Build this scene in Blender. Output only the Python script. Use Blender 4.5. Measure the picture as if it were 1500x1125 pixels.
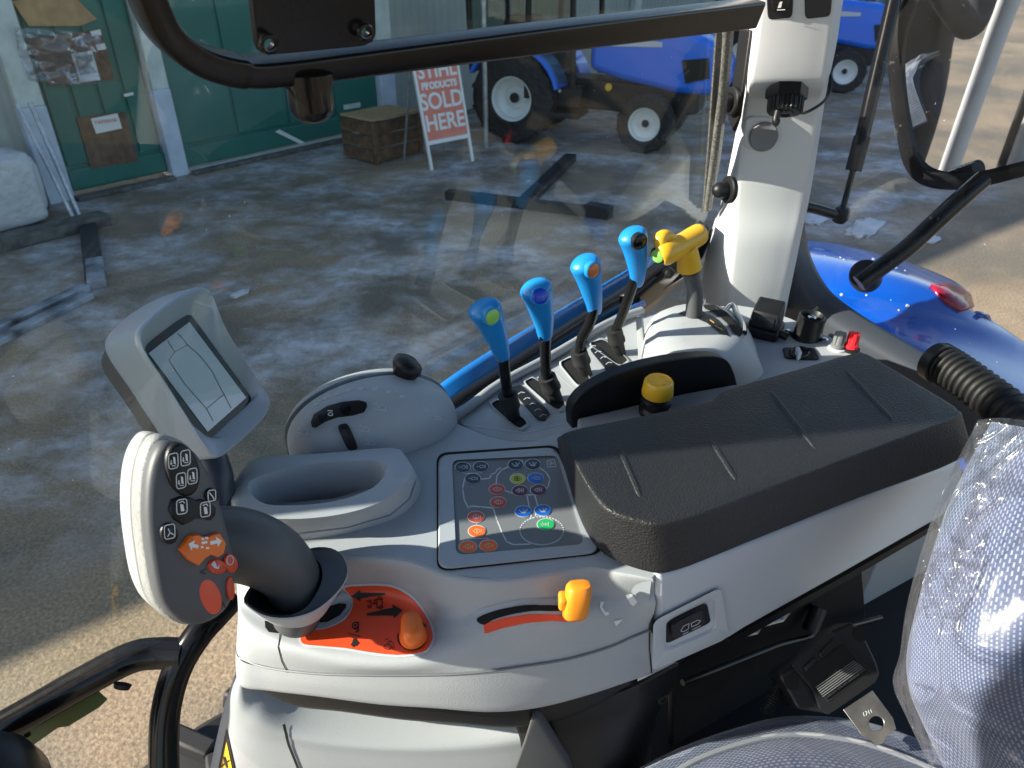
import bpy, bmesh, math, random
from mathutils import Vector, Matrix, noise
from mathutils.bvhtree import BVHTree
from mathutils.geometry import delaunay_2d_cdt
random.seed(7)
scene = bpy.context.scene
for o in list(bpy.data.objects): bpy.data.objects.remove(o)
# ---------------------------------------------------------------- camera
PITCH = math.radians(31.36); FPX = 1060.0
CAM = Vector((0, 0, 2.45))
cd = bpy.data.cameras.new('camera'); cam = bpy.data.objects.new('camera', cd)
scene.collection.objects.link(cam); scene.camera = cam
cam.location = CAM; cam.rotation_euler = (math.pi/2 - PITCH, 0, 0)
cd.sensor_fit = 'HORIZONTAL'; cd.sensor_width = 36; cd.lens = 36*FPX/1500
cd.clip_start = .02; cd.clip_end = 400
cd.dof.use_dof = True; cd.dof.focus_distance = .74; cd.dof.aperture_fstop = 13.0
# ---------------------------------------------------------------- world, sun, exposure
SUN_YAW = math.radians(-100); SUN_EL = math.radians(25)
w = bpy.data.worlds.new('World'); scene.world = w; w.use_nodes = True
nt = w.node_tree; bg = nt.nodes['Background']; sk = nt.nodes.new('ShaderNodeTexSky')
sk.sky_type = 'NISHITA'; sk.sun_disc = False; sk.sun_elevation = SUN_EL; sk.sun_rotation = SUN_YAW
sk.air_density = 1.0; sk.dust_density = 1.0; sk.ozone_density = 1.0
nt.links.new(sk.outputs[0], bg.inputs[0]); bg.inputs[1].default_value = .098
sd = bpy.data.lights.new('sun', 'SUN'); sun = bpy.data.objects.new('sun', sd); scene.collection.objects.link(sun)
sd.energy = 5.0; sd.angle = math.radians(.5); sd.color = (1, .92, .81)
S2 = Vector((math.sin(SUN_YAW)*math.cos(SUN_EL), math.cos(SUN_YAW)*math.cos(SUN_EL), math.sin(SUN_EL)))
sun.rotation_euler = S2.to_track_quat('Z', 'Y').to_euler(); sun.location = (-6, -1, 8)
vs = scene.view_settings; vs.view_transform = 'Standard'; vs.look = 'None'; vs.exposure = 1.33; vs.gamma = 1
vs.use_curve_mapping = False
scene.render.engine = 'CYCLES'
scene.cycles.max_bounces = 7; scene.cycles.diffuse_bounces = 3; scene.cycles.glossy_bounces = 3; scene.cycles.transparent_max_bounces = 10; scene.cycles.caustics_reflective = False

# ---------------------------------------------------------------- geometry helpers
FW = Vector((0, math.cos(PITCH), -math.sin(PITCH))); UP = Vector((0, math.sin(PITCH), math.cos(PITCH)))
def ray(u, v): return Vector((1, 0, 0))*((u-750)/FPX) + UP*(-(v-562.5)/FPX) + FW
def P(u, v, z): d = ray(u, v); return CAM + d*(z/d.z)                    # horizontal plane z below eye level
def PY(u, v, y): d = ray(u, v); return CAM + d*(y/d.y)                   # vertical plane Y = y
def PP(u, v, p0, n): d = ray(u, v); return CAM + d*((p0-CAM).dot(n)/d.dot(n))
def PD(u, v, t): return CAM + ray(u, v)*t
def G(u, v): return P(u, v, -CAM.z)
C = scene.collection
def empty(name, loc=(0, 0, 0), rz=0):
    o = bpy.data.objects.new(name, None); o.empty_display_size = .05; o.location = loc; o.rotation_euler = (0, 0, rz); C.objects.link(o); return o
def tag(o, label, cat, group=None):
    o['label'] = label; o['category'] = cat
    if group: o['group'] = group
    return o
def struct(o, kind='structure'): o['kind'] = kind; return o
def thing(name, label, cat, loc=(0, 0, 0), group=None): return tag(empty(name, loc), label, cat, group)
def wmat(o):
    m = o.matrix_basis.copy()
    return wmat(o.parent) @ o.matrix_parent_inverse @ m if o.parent else m
def mk(name, vs_, fs, mat, parent=None, ang=35, bev=0, seg=2, sub=0, solid=0, uv=None):
    vs_ = [Vector(v) for v in vs_]
    lo = Vector([min(v[i] for v in vs_) for i in range(3)]); hi = Vector([max(v[i] for v in vs_) for i in range(3)])
    c = Vector(((lo.x+hi.x)/2, (lo.y+hi.y)/2, lo.z))
    me = bpy.data.meshes.new(name); me.from_pydata([v-c for v in vs_], [], fs); me.validate(); me.update()
    bm = bmesh.new(); bm.from_mesh(me); bmesh.ops.recalc_face_normals(bm, faces=bm.faces); bm.to_mesh(me); bm.free()
    for p in me.polygons: p.use_smooth = True
    if ang < 180: me.set_sharp_from_angle(angle=math.radians(ang))
    if uv:
        l = me.uv_layers.new(name='UVMap')
        for i, lp in enumerate(me.loops): l.data[i].uv = uv[lp.vertex_index]
    me.materials.append(mat)
    o = bpy.data.objects.new(name, me); C.objects.link(o); o.location = c
    if parent: o.parent = parent; o.matrix_parent_inverse = wmat(parent).inverted()
    if solid: m = o.modifiers.new('s', 'SOLIDIFY'); m.thickness = solid; m.offset = -1
    if bev:
        m = o.modifiers.new('b', 'BEVEL'); m.width = bev; m.segments = seg; m.limit_method = 'ANGLE'; m.angle_limit = math.radians(30)
        m.harden_normals = False
        if ang < 180: me.set_sharp_from_angle(angle=math.radians(80))
    if sub: m = o.modifiers.new('u', 'SUBSURF'); m.levels = sub; m.render_levels = sub
    return o
def prism(name, pts, vec, mat, parent=None, bev=0, seg=2, ang=35):
    n = len(pts); vec = Vector(vec); v = list(pts)+[Vector(p)+vec for p in pts]
    f = [list(range(n)), list(range(2*n-1, n-1, -1))]+[[i, (i+1) % n, n+(i+1) % n, n+i] for i in range(n)]
    return mk(name, v, f, mat, parent, ang, bev, seg)
def boxdata(c, ax, sz):
    c = Vector(c); a = [Vector(x).normalized()*s/2 for x, s in zip(ax, sz)]
    v = [c+a[0]*i+a[1]*j+a[2]*k for k in (-1, 1) for j in (-1, 1) for i in (-1, 1)]
    return v, [[0, 2, 3, 1], [4, 5, 7, 6], [0, 1, 5, 4], [2, 6, 7, 3], [0, 4, 6, 2], [1, 3, 7, 5]]
XYZ = (Vector((1, 0, 0)), Vector((0, 1, 0)), Vector((0, 0, 1)))
def box(name, c, sz, mat, parent=None, ax=XYZ, bev=0, seg=2):
    v, f = boxdata(c, ax, sz); return mk(name, v, f, mat, parent, 35, bev, seg)
def cr(pts, n, closed=False):
    pts = [Vector(p) for p in pts]; m = len(pts); out = []
    for i in range(m if closed else m-1):
        g = lambda k: pts[k % m] if closed else pts[max(0, min(m-1, k))]
        a, b, c, d = g(i-1), g(i), g(i+1), g(i+2)
        for j in range(n):
            t = j/n; out.append(.5*((2*b)+(c-a)*t+(2*a-5*b+4*c-d)*t*t+(3*b-a-3*c+d)*t**3))
    if not closed: out.append(pts[-1])
    return out
def loft(name, rings, mat, parent=None, cap=(True, True), ang=35, closed=True, **k):
    n = len(rings[0]); v = [p for r in rings for p in r]; f = []
    for i in range(len(rings)-1):
        for j in range(n if closed else n-1):
            a = i*n+j; b = i*n+(j+1) % n; f.append([a, b, b+n, a+n])
    if cap[0]: f.append(list(range(n))[::-1])
    if cap[1]: f.append([(len(rings)-1)*n+j for j in range(n)])
    return mk(name, v, f, mat, parent, ang, **k)
def tuberings(pts, r, seg=14, ell=1.0, upv=None):
    pts = [Vector(p) for p in pts]; rs = r if isinstance(r, (list, tuple)) else [r]*len(pts)
    rings = []; nrm = None
    for i, p in enumerate(pts):
        t = (pts[min(i+1, len(pts)-1)]-pts[max(i-1, 0)]).normalized()
        if nrm is None:
            nrm = upv.copy() if upv else t.orthogonal()
        nrm = (nrm-t*nrm.dot(t)).normalized(); b = t.cross(nrm)
        rings.append([p+nrm*math.cos(2*math.pi*j/seg)*rs[i]+b*math.sin(2*math.pi*j/seg)*rs[i]*ell for j in range(seg)])
    return rings
def tube(name, pts, r, mat, parent=None, n=0, seg=14, **k):
    if n:
        if isinstance(r, (list, tuple)):
            q = cr([Vector((x, 0, 0)) for x in r], n); r = [a.x for a in q]
        pts = cr(pts, n)
    return loft(name, tuberings(pts, r, seg), mat, parent, **k)
def lathe(name, prof, o, ax, mat, parent=None, seg=28, ang=35, **k):
    o = Vector(o); ax = Vector(ax).normalized(); e1 = ax.orthogonal().normalized(); e2 = ax.cross(e1)
    rings = [[o+ax*h+(e1*math.cos(2*math.pi*j/seg)+e2*math.sin(2*math.pi*j/seg))*max(r, 1e-5) for j in range(seg)] for r, h in prof]
    return loft(name, rings, mat, parent, ang=ang, **k)
def resample(pts, n, closed=True):
    pts = [Vector(p) for p in pts]; q = pts+[pts[0]] if closed else pts
    L = [0]
    for a, b in zip(q, q[1:]): L.append(L[-1]+(b-a).length)
    out = []; k = 0
    for i in range(n):
        s = L[-1]*i/(n if closed else n-1)
        while k < len(L)-2 and L[k+1] < s: k += 1
        t = (s-L[k])/max(1e-9, L[k+1]-L[k]); out.append(q[k].lerp(q[k+1], t))
    return out
def grid(name, rows, nu, nv, mat, parent=None, ang=180, solid=0, uvs=None, disp=None, **k):
    R = [cr(r, nu) for r in rows]; cols = [cr([r[j] for r in R], nv) for j in range(len(R[0]))]
    n = len(cols[0]); v = [p for c in cols for p in c]
    if disp: v = [disp(p) for p in v]
    f = [[i*n+j, (i+1)*n+j, (i+1)*n+j+1, i*n+j+1] for i in range(len(cols)-1) for j in range(n-1)]
    uv = None
    if uvs:
        uv = [];
        for i in range(len(cols)):
            for j in range(n): uv.append((i/(len(cols)-1)*uvs[0], j/(n-1)*uvs[1]))
    return mk(name, v, f, mat, parent, ang, solid=solid, uv=uv, **k)
def bvh(*objs):
    dg = bpy.context.evaluated_depsgraph_get(); V = []; F = []
    for o in objs:
        e = o.evaluated_get(dg); me = e.to_mesh(); b = len(V); m = e.matrix_world
        V += [m @ x.co for x in me.vertices]; F += [[b+i for i in p.vertices] for p in me.polygons]; e.to_mesh_clear()
    return BVHTree.FromPolygons(V, F)
def hit(tree, u, v):
    d = ray(u, v).normalized(); h = tree.ray_cast(CAM, d)
    if h[0] is None: h = tree.find_nearest(CAM+d*.75)
    p, n = h[0], h[1]
    if n.dot(d) > 0: n = -n
    return p, n
def inpoly(x, y, poly):
    c = False; j = len(poly)-1
    for i in range(len(poly)):
        a, b = poly[i], poly[j]
        if (a[1] > y) != (b[1] > y) and x < (b[0]-a[0])*(y-a[1])/(b[1]-a[1])+a[0]: c = not c
        j = i
    return c
def spoly(poly, tree, off, step):
    """mesh data of a flat printed shape laid on a surface"""
    pts = []
    for i, a in enumerate(poly):
        b = poly[(i+1) % len(poly)]; m = max(1, int(math.dist(a, b)/step))
        pts += [(a[0]+(b[0]-a[0])*k/m, a[1]+(b[1]-a[1])*k/m) for k in range(m)]
    nb = len(pts); x0 = min(p[0] for p in pts); x1 = max(p[0] for p in pts); y0 = min(p[1] for p in pts); y1 = max(p[1] for p in pts)
    y = y0+step
    while y < y1:
        x = x0+step
        while x < x1:
            if inpoly(x, y, poly) and min(math.dist((x, y), q) for q in pts[:nb]) > step*.6: pts.append((x, y))
            x += step
        y += step
    r = delaunay_2d_cdt([Vector(p) for p in pts], [], [list(range(nb))], 1, 1e-5)
    V = []
    for q in r[0]:
        if isinstance(tree, tuple): p = PP(q.x, q.y, tree[0], tree[1]); n = tree[1]
        else: p, n = hit(tree, q.x, q.y)
        V.append(p+n*off)
    return V, [list(x) for x in r[2]]
def sticker(name, polys, tree, mat, parent, off=.0006, step=6):
    if not isinstance(polys[0][0], (tuple, list)): polys = [polys]
    V = []; F = []
    for poly in polys:
        v, f = spoly(poly, tree, off, step); b = len(V); V += v; F += [[b+i for i in x] for x in f]
    o = mk(name, V, F, mat, parent, 180)
    if len(polys) > 1: o['kind'] = 'stuff'
    return o
def pl(pts, wd, closed=False):
    """polyline -> list of strip quads in picture units"""
    out = []; n = len(pts)
    for i in range(n if closed else n-1):
        a, b = pts[i], pts[(i+1) % n]; L = math.dist(a, b)
        if L < 1e-6: continue
        dx, dy = (b[0]-a[0])/L, (b[1]-a[1])/L; e = wd*.3
        a = (a[0]-dx*e, a[1]-dy*e); b = (b[0]+dx*e, b[1]+dy*e)
        out.append([(a[0]-dy*wd/2, a[1]+dx*wd/2), (b[0]-dy*wd/2, b[1]+dx*wd/2), (b[0]+dy*wd/2, b[1]-dx*wd/2), (a[0]+dy*wd/2, a[1]-dx*wd/2)])
    return out
def ell(cx, cy, rx, ry, n=24, a0=0, a1=360, rot=0):
    o = []; m = n if a1-a0 >= 360 else n+1; c, s = math.cos(math.radians(rot)), math.sin(math.radians(rot))
    for i in range(m):
        a = math.radians(a0+(a1-a0)*i/n); x, y = rx*math.cos(a), ry*math.sin(a); o.append((cx+x*c-y*s, cy+x*s+y*c))
    return o
def text(name, s, size, o, xa, ya, mat, parent, ext=.0004, align='CENTER', bold=0):
    cu = bpy.data.curves.new(name, 'FONT'); cu.body = s; cu.size = size; cu.extrude = ext; cu.align_x = align; cu.align_y = 'CENTER'; cu.offset = bold
    t = bpy.data.objects.new(name, cu); C.objects.link(t); bpy.context.view_layer.update()
    me = bpy.data.meshes.new_from_object(t.evaluated_get(bpy.context.evaluated_depsgraph_get())); bpy.data.objects.remove(t)
    xa = Vector(xa).normalized(); ya = Vector(ya).normalized(); za = xa.cross(ya)
    v = [Vector(o)+xa*q.co.x+ya*q.co.y+za*q.co.z for q in me.vertices]; f = [list(p.vertices) for p in me.polygons]
    return mk(name, v, f, mat, parent, 20)
def prism_hole(name, outer, holes, vec, mat, parent, bev=0):
    V2 = [Vector(p) for p in outer]; E = [(i, (i+1) % len(outer)) for i in range(len(outer))]
    for h in holes: b = len(V2); V2 += [Vector(p) for p in h]; E += [(b+i, b+(i+1) % len(h)) for i in range(len(h))]
    r = delaunay_2d_cdt(V2, E, [], 0, 1e-5); n = len(r[0]); F = []; cnt = {}
    for f in r[2]:
        c = sum((r[0][i] for i in f), Vector((0, 0)))/len(f)
        if inpoly(c.x, c.y, outer) and not any(inpoly(c.x, c.y, h) for h in holes):
            f = list(f); F += [f, [i+n for i in f[::-1]]]
            for k in range(len(f)): e = (f[k], f[(k+1) % len(f)]); cnt[e] = 1
    for (a, b) in cnt:
        if (b, a) not in cnt: F.append([a, b, b+n, a+n])
    V = [vec[0](p.x, p.y) for p in r[0]]; V += [v+vec[1] for v in V]
    return mk(name, V, F, mat, parent, 35, bev, 3)
def pane(name, pts, vec, mat, parent):
    o = prism(name, pts, vec, mat, parent); o.data.materials.append(GLASSB)
    n = Vector(vec).normalized(); best = max(o.data.polygons, key=lambda p: (p.area > .02)*(-p.normal.dot(n)))
    for p in o.data.polygons: p.material_index = 0 if p.index == best.index else 1
    return o
def copy_tree(o, parent=None):
    c = o.copy(); C.objects.link(c)
    if parent: c.parent = parent; c.matrix_parent_inverse = o.matrix_parent_inverse.copy()
    for ch in list(o.children): copy_tree(ch, c)
    return c
# ---------------------------------------------------------------- materials
MT = {}
def M(name, col, rough=.5, metal=0, bump=0, bscale=200, var=0, vscale=4, coat=0, spec=.5, col2=None, btype='noise', trans=0, rvar=0, grime=0):
    m = bpy.data.materials.new(name); m.use_nodes = True; t = m.node_tree; b = t.nodes['Principled BSDF']; L = t.links
    b.inputs['Base Color'].default_value = (*col, 1); b.inputs['Roughness'].default_value = rough; b.inputs['Metallic'].default_value = metal
    b.inputs['Coat Weight'].default_value = coat; b.inputs['Specular IOR Level'].default_value = spec; b.inputs['Transmission Weight'].default_value = trans
    tc = t.nodes.new('ShaderNodeTexCoord')
    if var or col2:
        n = t.nodes.new('ShaderNodeTexNoise'); n.inputs['Scale'].default_value = vscale; n.inputs['Detail'].default_value = 3; L.new(tc.outputs['Object'], n.inputs['Vector'])
        r = t.nodes.new('ShaderNodeValToRGB'); r.color_ramp.elements[0].position = .35; r.color_ramp.elements[1].position = .65
        c2 = col2 or tuple(c*(1+var) for c in col)
        r.color_ramp.elements[0].color = (*[c*(1-var) for c in col], 1); r.color_ramp.elements[1].color = (*c2, 1)
        L.new(n.outputs['Fac'], r.inputs[0]); L.new(r.outputs[0], b.inputs['Base Color'])
    if rvar:
        n2 = t.nodes.new('ShaderNodeTexNoise'); n2.inputs['Scale'].default_value = 22; n2.inputs['Detail'].default_value = 2; L.new(tc.outputs['Object'], n2.inputs['Vector'])
        mr = t.nodes.new('ShaderNodeMapRange'); mr.inputs[3].default_value = rough-rvar; mr.inputs[4].default_value = rough+rvar
        L.new(n2.outputs['Fac'], mr.inputs[0]); L.new(mr.outputs[0], b.inputs['Roughness'])
    if bump:
        if btype == 'voro':
            n = t.nodes.new('ShaderNodeTexVoronoi'); n.feature = 'SMOOTH_F1'; out = n.outputs['Distance']
        else:
            n = t.nodes.new('ShaderNodeTexNoise'); n.inputs['Detail'].default_value = 1; out = n.outputs['Fac']
        n.inputs['Scale'].default_value = bscale; L.new(tc.outputs['Object'], n.inputs['Vector'])
        bp = t.nodes.new('ShaderNodeBump'); bp.inputs['Strength'].default_value = bump; bp.inputs['Distance'].default_value = .5/bscale
        L.new(out, bp.inputs['Height']); L.new(bp.outputs[0], b.inputs['Normal'])
    MT[name] = m; return m
GREY = M('grey plastic', (.37, .40, .435), .46, bump=.35, bscale=1400, var=.03, vscale=6, rvar=.07)
GREYL = M('light grey plastic', (.41, .425, .44), .5, bump=.5, bscale=1000, var=.03, vscale=6, rvar=.06)
GREYP = M('pillar trim', (.60, .615, .62), .55, bump=.3, bscale=1000, btype='voro', var=.03)
GREYM = M('mid grey plastic', (.33, .345, .36), .45, bump=.3, bscale=1400, var=.03, rvar=.06)
GREYA = M('lightened panel plastic', (.62, .655, .69), .42, bump=.3, bscale=1400, rvar=.06)  # console grey made lighter to stand in for weak door-side light
SILV = M('silver paint', (.37, .435, .52), .34, metal=.1, bump=.12, bscale=1600, rvar=.05)
MEMB = M('membrane', (.17, .18, .19), .38, rvar=.06)
DGREY = M('dark grey plastic', (.075, .077, .083), .45, bump=.4, bscale=1500, rvar=.06)
DARKJ = M('joystick face', (.085, .086, .095), .5, bump=.3, bscale=1500)
DGL = M('dim grey rubber', (.16, .165, .17), .55, bump=.3, bscale=900)
BLACK = M('black plastic', (.010, .010, .011), .42, bump=.25, bscale=900, rvar=.08, spec=.35)
BGLOSS = M('black gloss', (.008, .0075, .008), .18, rvar=.05, spec=.35)
BPAINT = M('black powder coat', (.008, .007, .0065), .24, bump=.05, bscale=200, rvar=.06, spec=.28)
RUB = M('black rubber', (.011, .011, .012), .62, bump=.3, bscale=500)
HOLE = M('dark gap', (.004, .004, .004), .9)
LEATH = M('leather', (.017, .017, .019), .46, bump=1.0, bscale=640, btype='voro', var=.12, vscale=3, rvar=.08)
ORG = M('orange plastic', (.86, .17, .02), .38, rvar=.06)
ORGL = M('orange handle', (.9, .30, .02), .3)
ORGP = M('orange label', (.80, .075, .018), .42, bump=.2, bscale=1500)
REDB = M('red button', (.60, .065, .025), .35)
YEL = M('yellow plastic', (.78, .44, .025), .33, rvar=.06)
BLV = M('blue lever plastic', (.012, .235, .62), .3, rvar=.06)
WHITE = M('white print', (.80, .80, .78), .5)
DIMW = M('pale print', (.56, .60, .64), .5)
BLKP = M('black print', (.012, .011, .01), .55)
CHROME = M('chrome', (.75, .74, .72), .12, metal=1, rvar=.05)
STEEL = M('steel', (.42, .40, .34), .34, metal=1, var=.12, vscale=60, rvar=.1)
GALV = M('galvanised steel', (.42, .44, .47), .42, metal=.8, var=.2, vscale=20, rvar=.1)
BLUE = M('blue paint', (.002, .075, .42), .22, coat=.7, var=.04, rvar=.05)
TBLUE = M('tractor blue', (.008, .17, .85), .25, coat=.5)
BLUES = M('sky blue paint', (.008, .19, .62), .3, coat=.3)
GREEN = M('green button', (.28, .60, .12), .3)
BLUB = M('blue button', (.01, .06, .55), .18)
BRNB = M('amber button', (.55, .17, .05), .22)
REDT = M('red cap', (.75, .02, .03), .4)
def glassmat(name, tint, dust=.0, refl=1.0):
    m = bpy.data.materials.new(name); m.use_nodes = True; t = m.node_tree; t.nodes.clear(); L = t.links
    out = t.nodes.new('ShaderNodeOutputMaterial'); tr = t.nodes.new('ShaderNodeBsdfTransparent'); tr.inputs[0].default_value = (*tint, 1)
    gl = t.nodes.new('ShaderNodeBsdfGlossy'); gl.inputs['Roughness'].default_value = 0.0; gl.inputs[0].default_value = (1, 1, 1, 1)
    lw = t.nodes.new('ShaderNodeLayerWeight'); lw.inputs[0].default_value = .5
    po = t.nodes.new('ShaderNodeMath'); po.operation = 'POWER'; po.inputs[1].default_value = 5; L.new(lw.outputs['Facing'], po.inputs[0])
    mu = t.nodes.new('ShaderNodeMath'); mu.operation = 'MULTIPLY_ADD'; mu.inputs[1].default_value = .45; mu.inputs[2].default_value = .042*refl; mu.use_clamp = True
    L.new(po.outputs[0], mu.inputs[0]); mx = t.nodes.new('ShaderNodeMixShader'); L.new(mu.outputs[0], mx.inputs[0]); L.new(tr.outputs[0], mx.inputs[1]); L.new(gl.outputs[0], mx.inputs[2])
    last = mx
    if dust:
        df = t.nodes.new('ShaderNodeBsdfDiffuse'); df.inputs[0].default_value = (.8, .8, .78, 1)
        tc = t.nodes.new('ShaderNodeTexCoord'); vo = t.nodes.new('ShaderNodeTexVoronoi'); vo.inputs['Scale'].default_value = 75; vo.inputs['Randomness'].default_value = 1
        L.new(tc.outputs['Object'], vo.inputs['Vector']); lt = t.nodes.new('ShaderNodeMath'); lt.operation = 'LESS_THAN'; lt.inputs[1].default_value = .062
        L.new(vo.outputs['Distance'], lt.inputs[0]); wn = t.nodes.new('ShaderNodeSeparateColor'); L.new(vo.outputs['Color'], wn.inputs[0])
        gt = t.nodes.new('ShaderNodeMath'); gt.operation = 'GREATER_THAN'; gt.inputs[1].default_value = .80; L.new(wn.outputs[0], gt.inputs[0])
        m2 = t.nodes.new('ShaderNodeMath'); m2.operation = 'MULTIPLY'; L.new(lt.outputs[0], m2.inputs[0]); L.new(gt.outputs[0], m2.inputs[1])
        no = t.nodes.new('ShaderNodeTexNoise'); no.inputs['Scale'].default_value = 5; no.inputs['Detail'].default_value = 2; L.new(tc.outputs['Object'], no.inputs['Vector'])
        rr = t.nodes.new('ShaderNodeMapRange'); rr.inputs[1].default_value = .4; rr.inputs[2].default_value = .75; rr.inputs[3].default_value = dust*.3; rr.inputs[4].default_value = dust; L.new(no.outputs['Fac'], rr.inputs[0])
        ad = t.nodes.new('ShaderNodeMath'); ad.operation = 'MAXIMUM'
        m3 = t.nodes.new('ShaderNodeMath'); m3.operation = 'MULTIPLY'; m3.inputs[1].default_value = .5; L.new(m2.outputs[0], m3.inputs[0])
        L.new(m3.outputs[0], ad.inputs[0]); L.new(rr.outputs[0], ad.inputs[1])
        mx2 = t.nodes.new('ShaderNodeMixShader'); L.new(ad.outputs[0], mx2.inputs[0]); L.new(mx.outputs[0], mx2.inputs[1]); L.new(df.outputs[0], mx2.inputs[2]); last = mx2
    L.new(last.outputs[0], out.inputs[0]); return m
GLASS = glassmat('tinted cab glass', (.90, .945, .92), .006, .75)
GLASS2 = glassmat('clear cab glass', (.92, .93, .96), .003, .6)
GLASSB = glassmat('plain glass face', (.97, .98, .975), 0, 0)
GLASSD = glassmat('dark cab glass', (.45, .55, .52), 0, 1.5)
def filmmat():
    m = bpy.data.materials.new('plastic film'); m.use_nodes = True; t = m.node_tree; t.nodes.clear(); L = t.links
    out = t.nodes.new('ShaderNodeOutputMaterial'); tr = t.nodes.new('ShaderNodeBsdfTransparent'); tr.inputs[0].default_value = (.96, .97, 1, 1)
    gl = t.nodes.new('ShaderNodeBsdfGlossy'); gl.inputs['Roughness'].default_value = .22
    df = t.nodes.new('ShaderNodeBsdfDiffuse'); df.inputs[0].default_value = (.8, .83, .9, 1)
    tc = t.nodes.new('ShaderNodeTexCoord'); no = t.nodes.new('ShaderNodeTexNoise'); no.inputs['Scale'].default_value = 13; no.inputs['Detail'].default_value = 2; no.inputs['Distortion'].default_value = 1.2
    L.new(tc.outputs['Object'], no.inputs['Vector']); bp = t.nodes.new('ShaderNodeBump'); bp.inputs['Strength'].default_value = .45; bp.inputs['Distance'].default_value = .012
    L.new(no.outputs['Fac'], bp.inputs['Height']); L.new(bp.outputs[0], gl.inputs['Normal'])
    lw = t.nodes.new('ShaderNodeLayerWeight'); lw.inputs[0].default_value = .42; L.new(bp.outputs[0], lw.inputs['Normal'])
    mr = t.nodes.new('ShaderNodeMapRange'); mr.inputs[3].default_value = .02; mr.inputs[4].default_value = .38; L.new(lw.outputs['Fresnel'], mr.inputs[0])
    mx = t.nodes.new('ShaderNodeMixShader'); L.new(mr.outputs[0], mx.inputs[0]); L.new(tr.outputs[0], mx.inputs[1]); L.new(gl.outputs[0], mx.inputs[2])
    m2 = t.nodes.new('ShaderNodeMixShader'); m2.inputs[0].default_value = .025; L.new(mx.outputs[0], m2.inputs[1]); L.new(df.outputs[0], m2.inputs[2])
    L.new(m2.outputs[0], out.inputs[0]); return m
FILM = filmmat()
def fabricmat():
    m = bpy.data.materials.new('seat fabric'); m.use_nodes = True; t = m.node_tree; b = t.nodes['Principled BSDF']; L = t.links
    b.inputs['Roughness'].default_value = .9; b.inputs['Sheen Weight'].default_value = .3
    tc = t.nodes.new('ShaderNodeTexCoord'); br = t.nodes.new('ShaderNodeTexBrick')
    br.offset = .5; br.inputs['Scale'].default_value = 1; br.inputs['Brick Width'].default_value = .0072; br.inputs['Row Height'].default_value = .0050
    br.inputs['Mortar Size'].default_value = .0017; br.inputs['Mortar Smooth'].default_value = .25; br.inputs['Bias'].default_value = 0
    br.inputs['Color1'].default_value = (.27, .31, .39, 1); br.inputs['Color2'].default_value = (.18, .215, .29, 1); br.inputs['Mortar'].default_value = (.05, .07, .135, 1)
    L.new(tc.outputs['UV'], br.inputs['Vector']); L.new(br.outputs['Color'], b.inputs['Base Color'])
    bp = t.nodes.new('ShaderNodeBump'); bp.inputs['Strength'].default_value = .5; bp.inputs['Distance'].default_value = .001; bp.invert = True
    L.new(br.outputs['Fac'], bp.inputs['Height']); L.new(bp.outputs[0], b.inputs['Normal']); return m
FABRIC = fabricmat()
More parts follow.
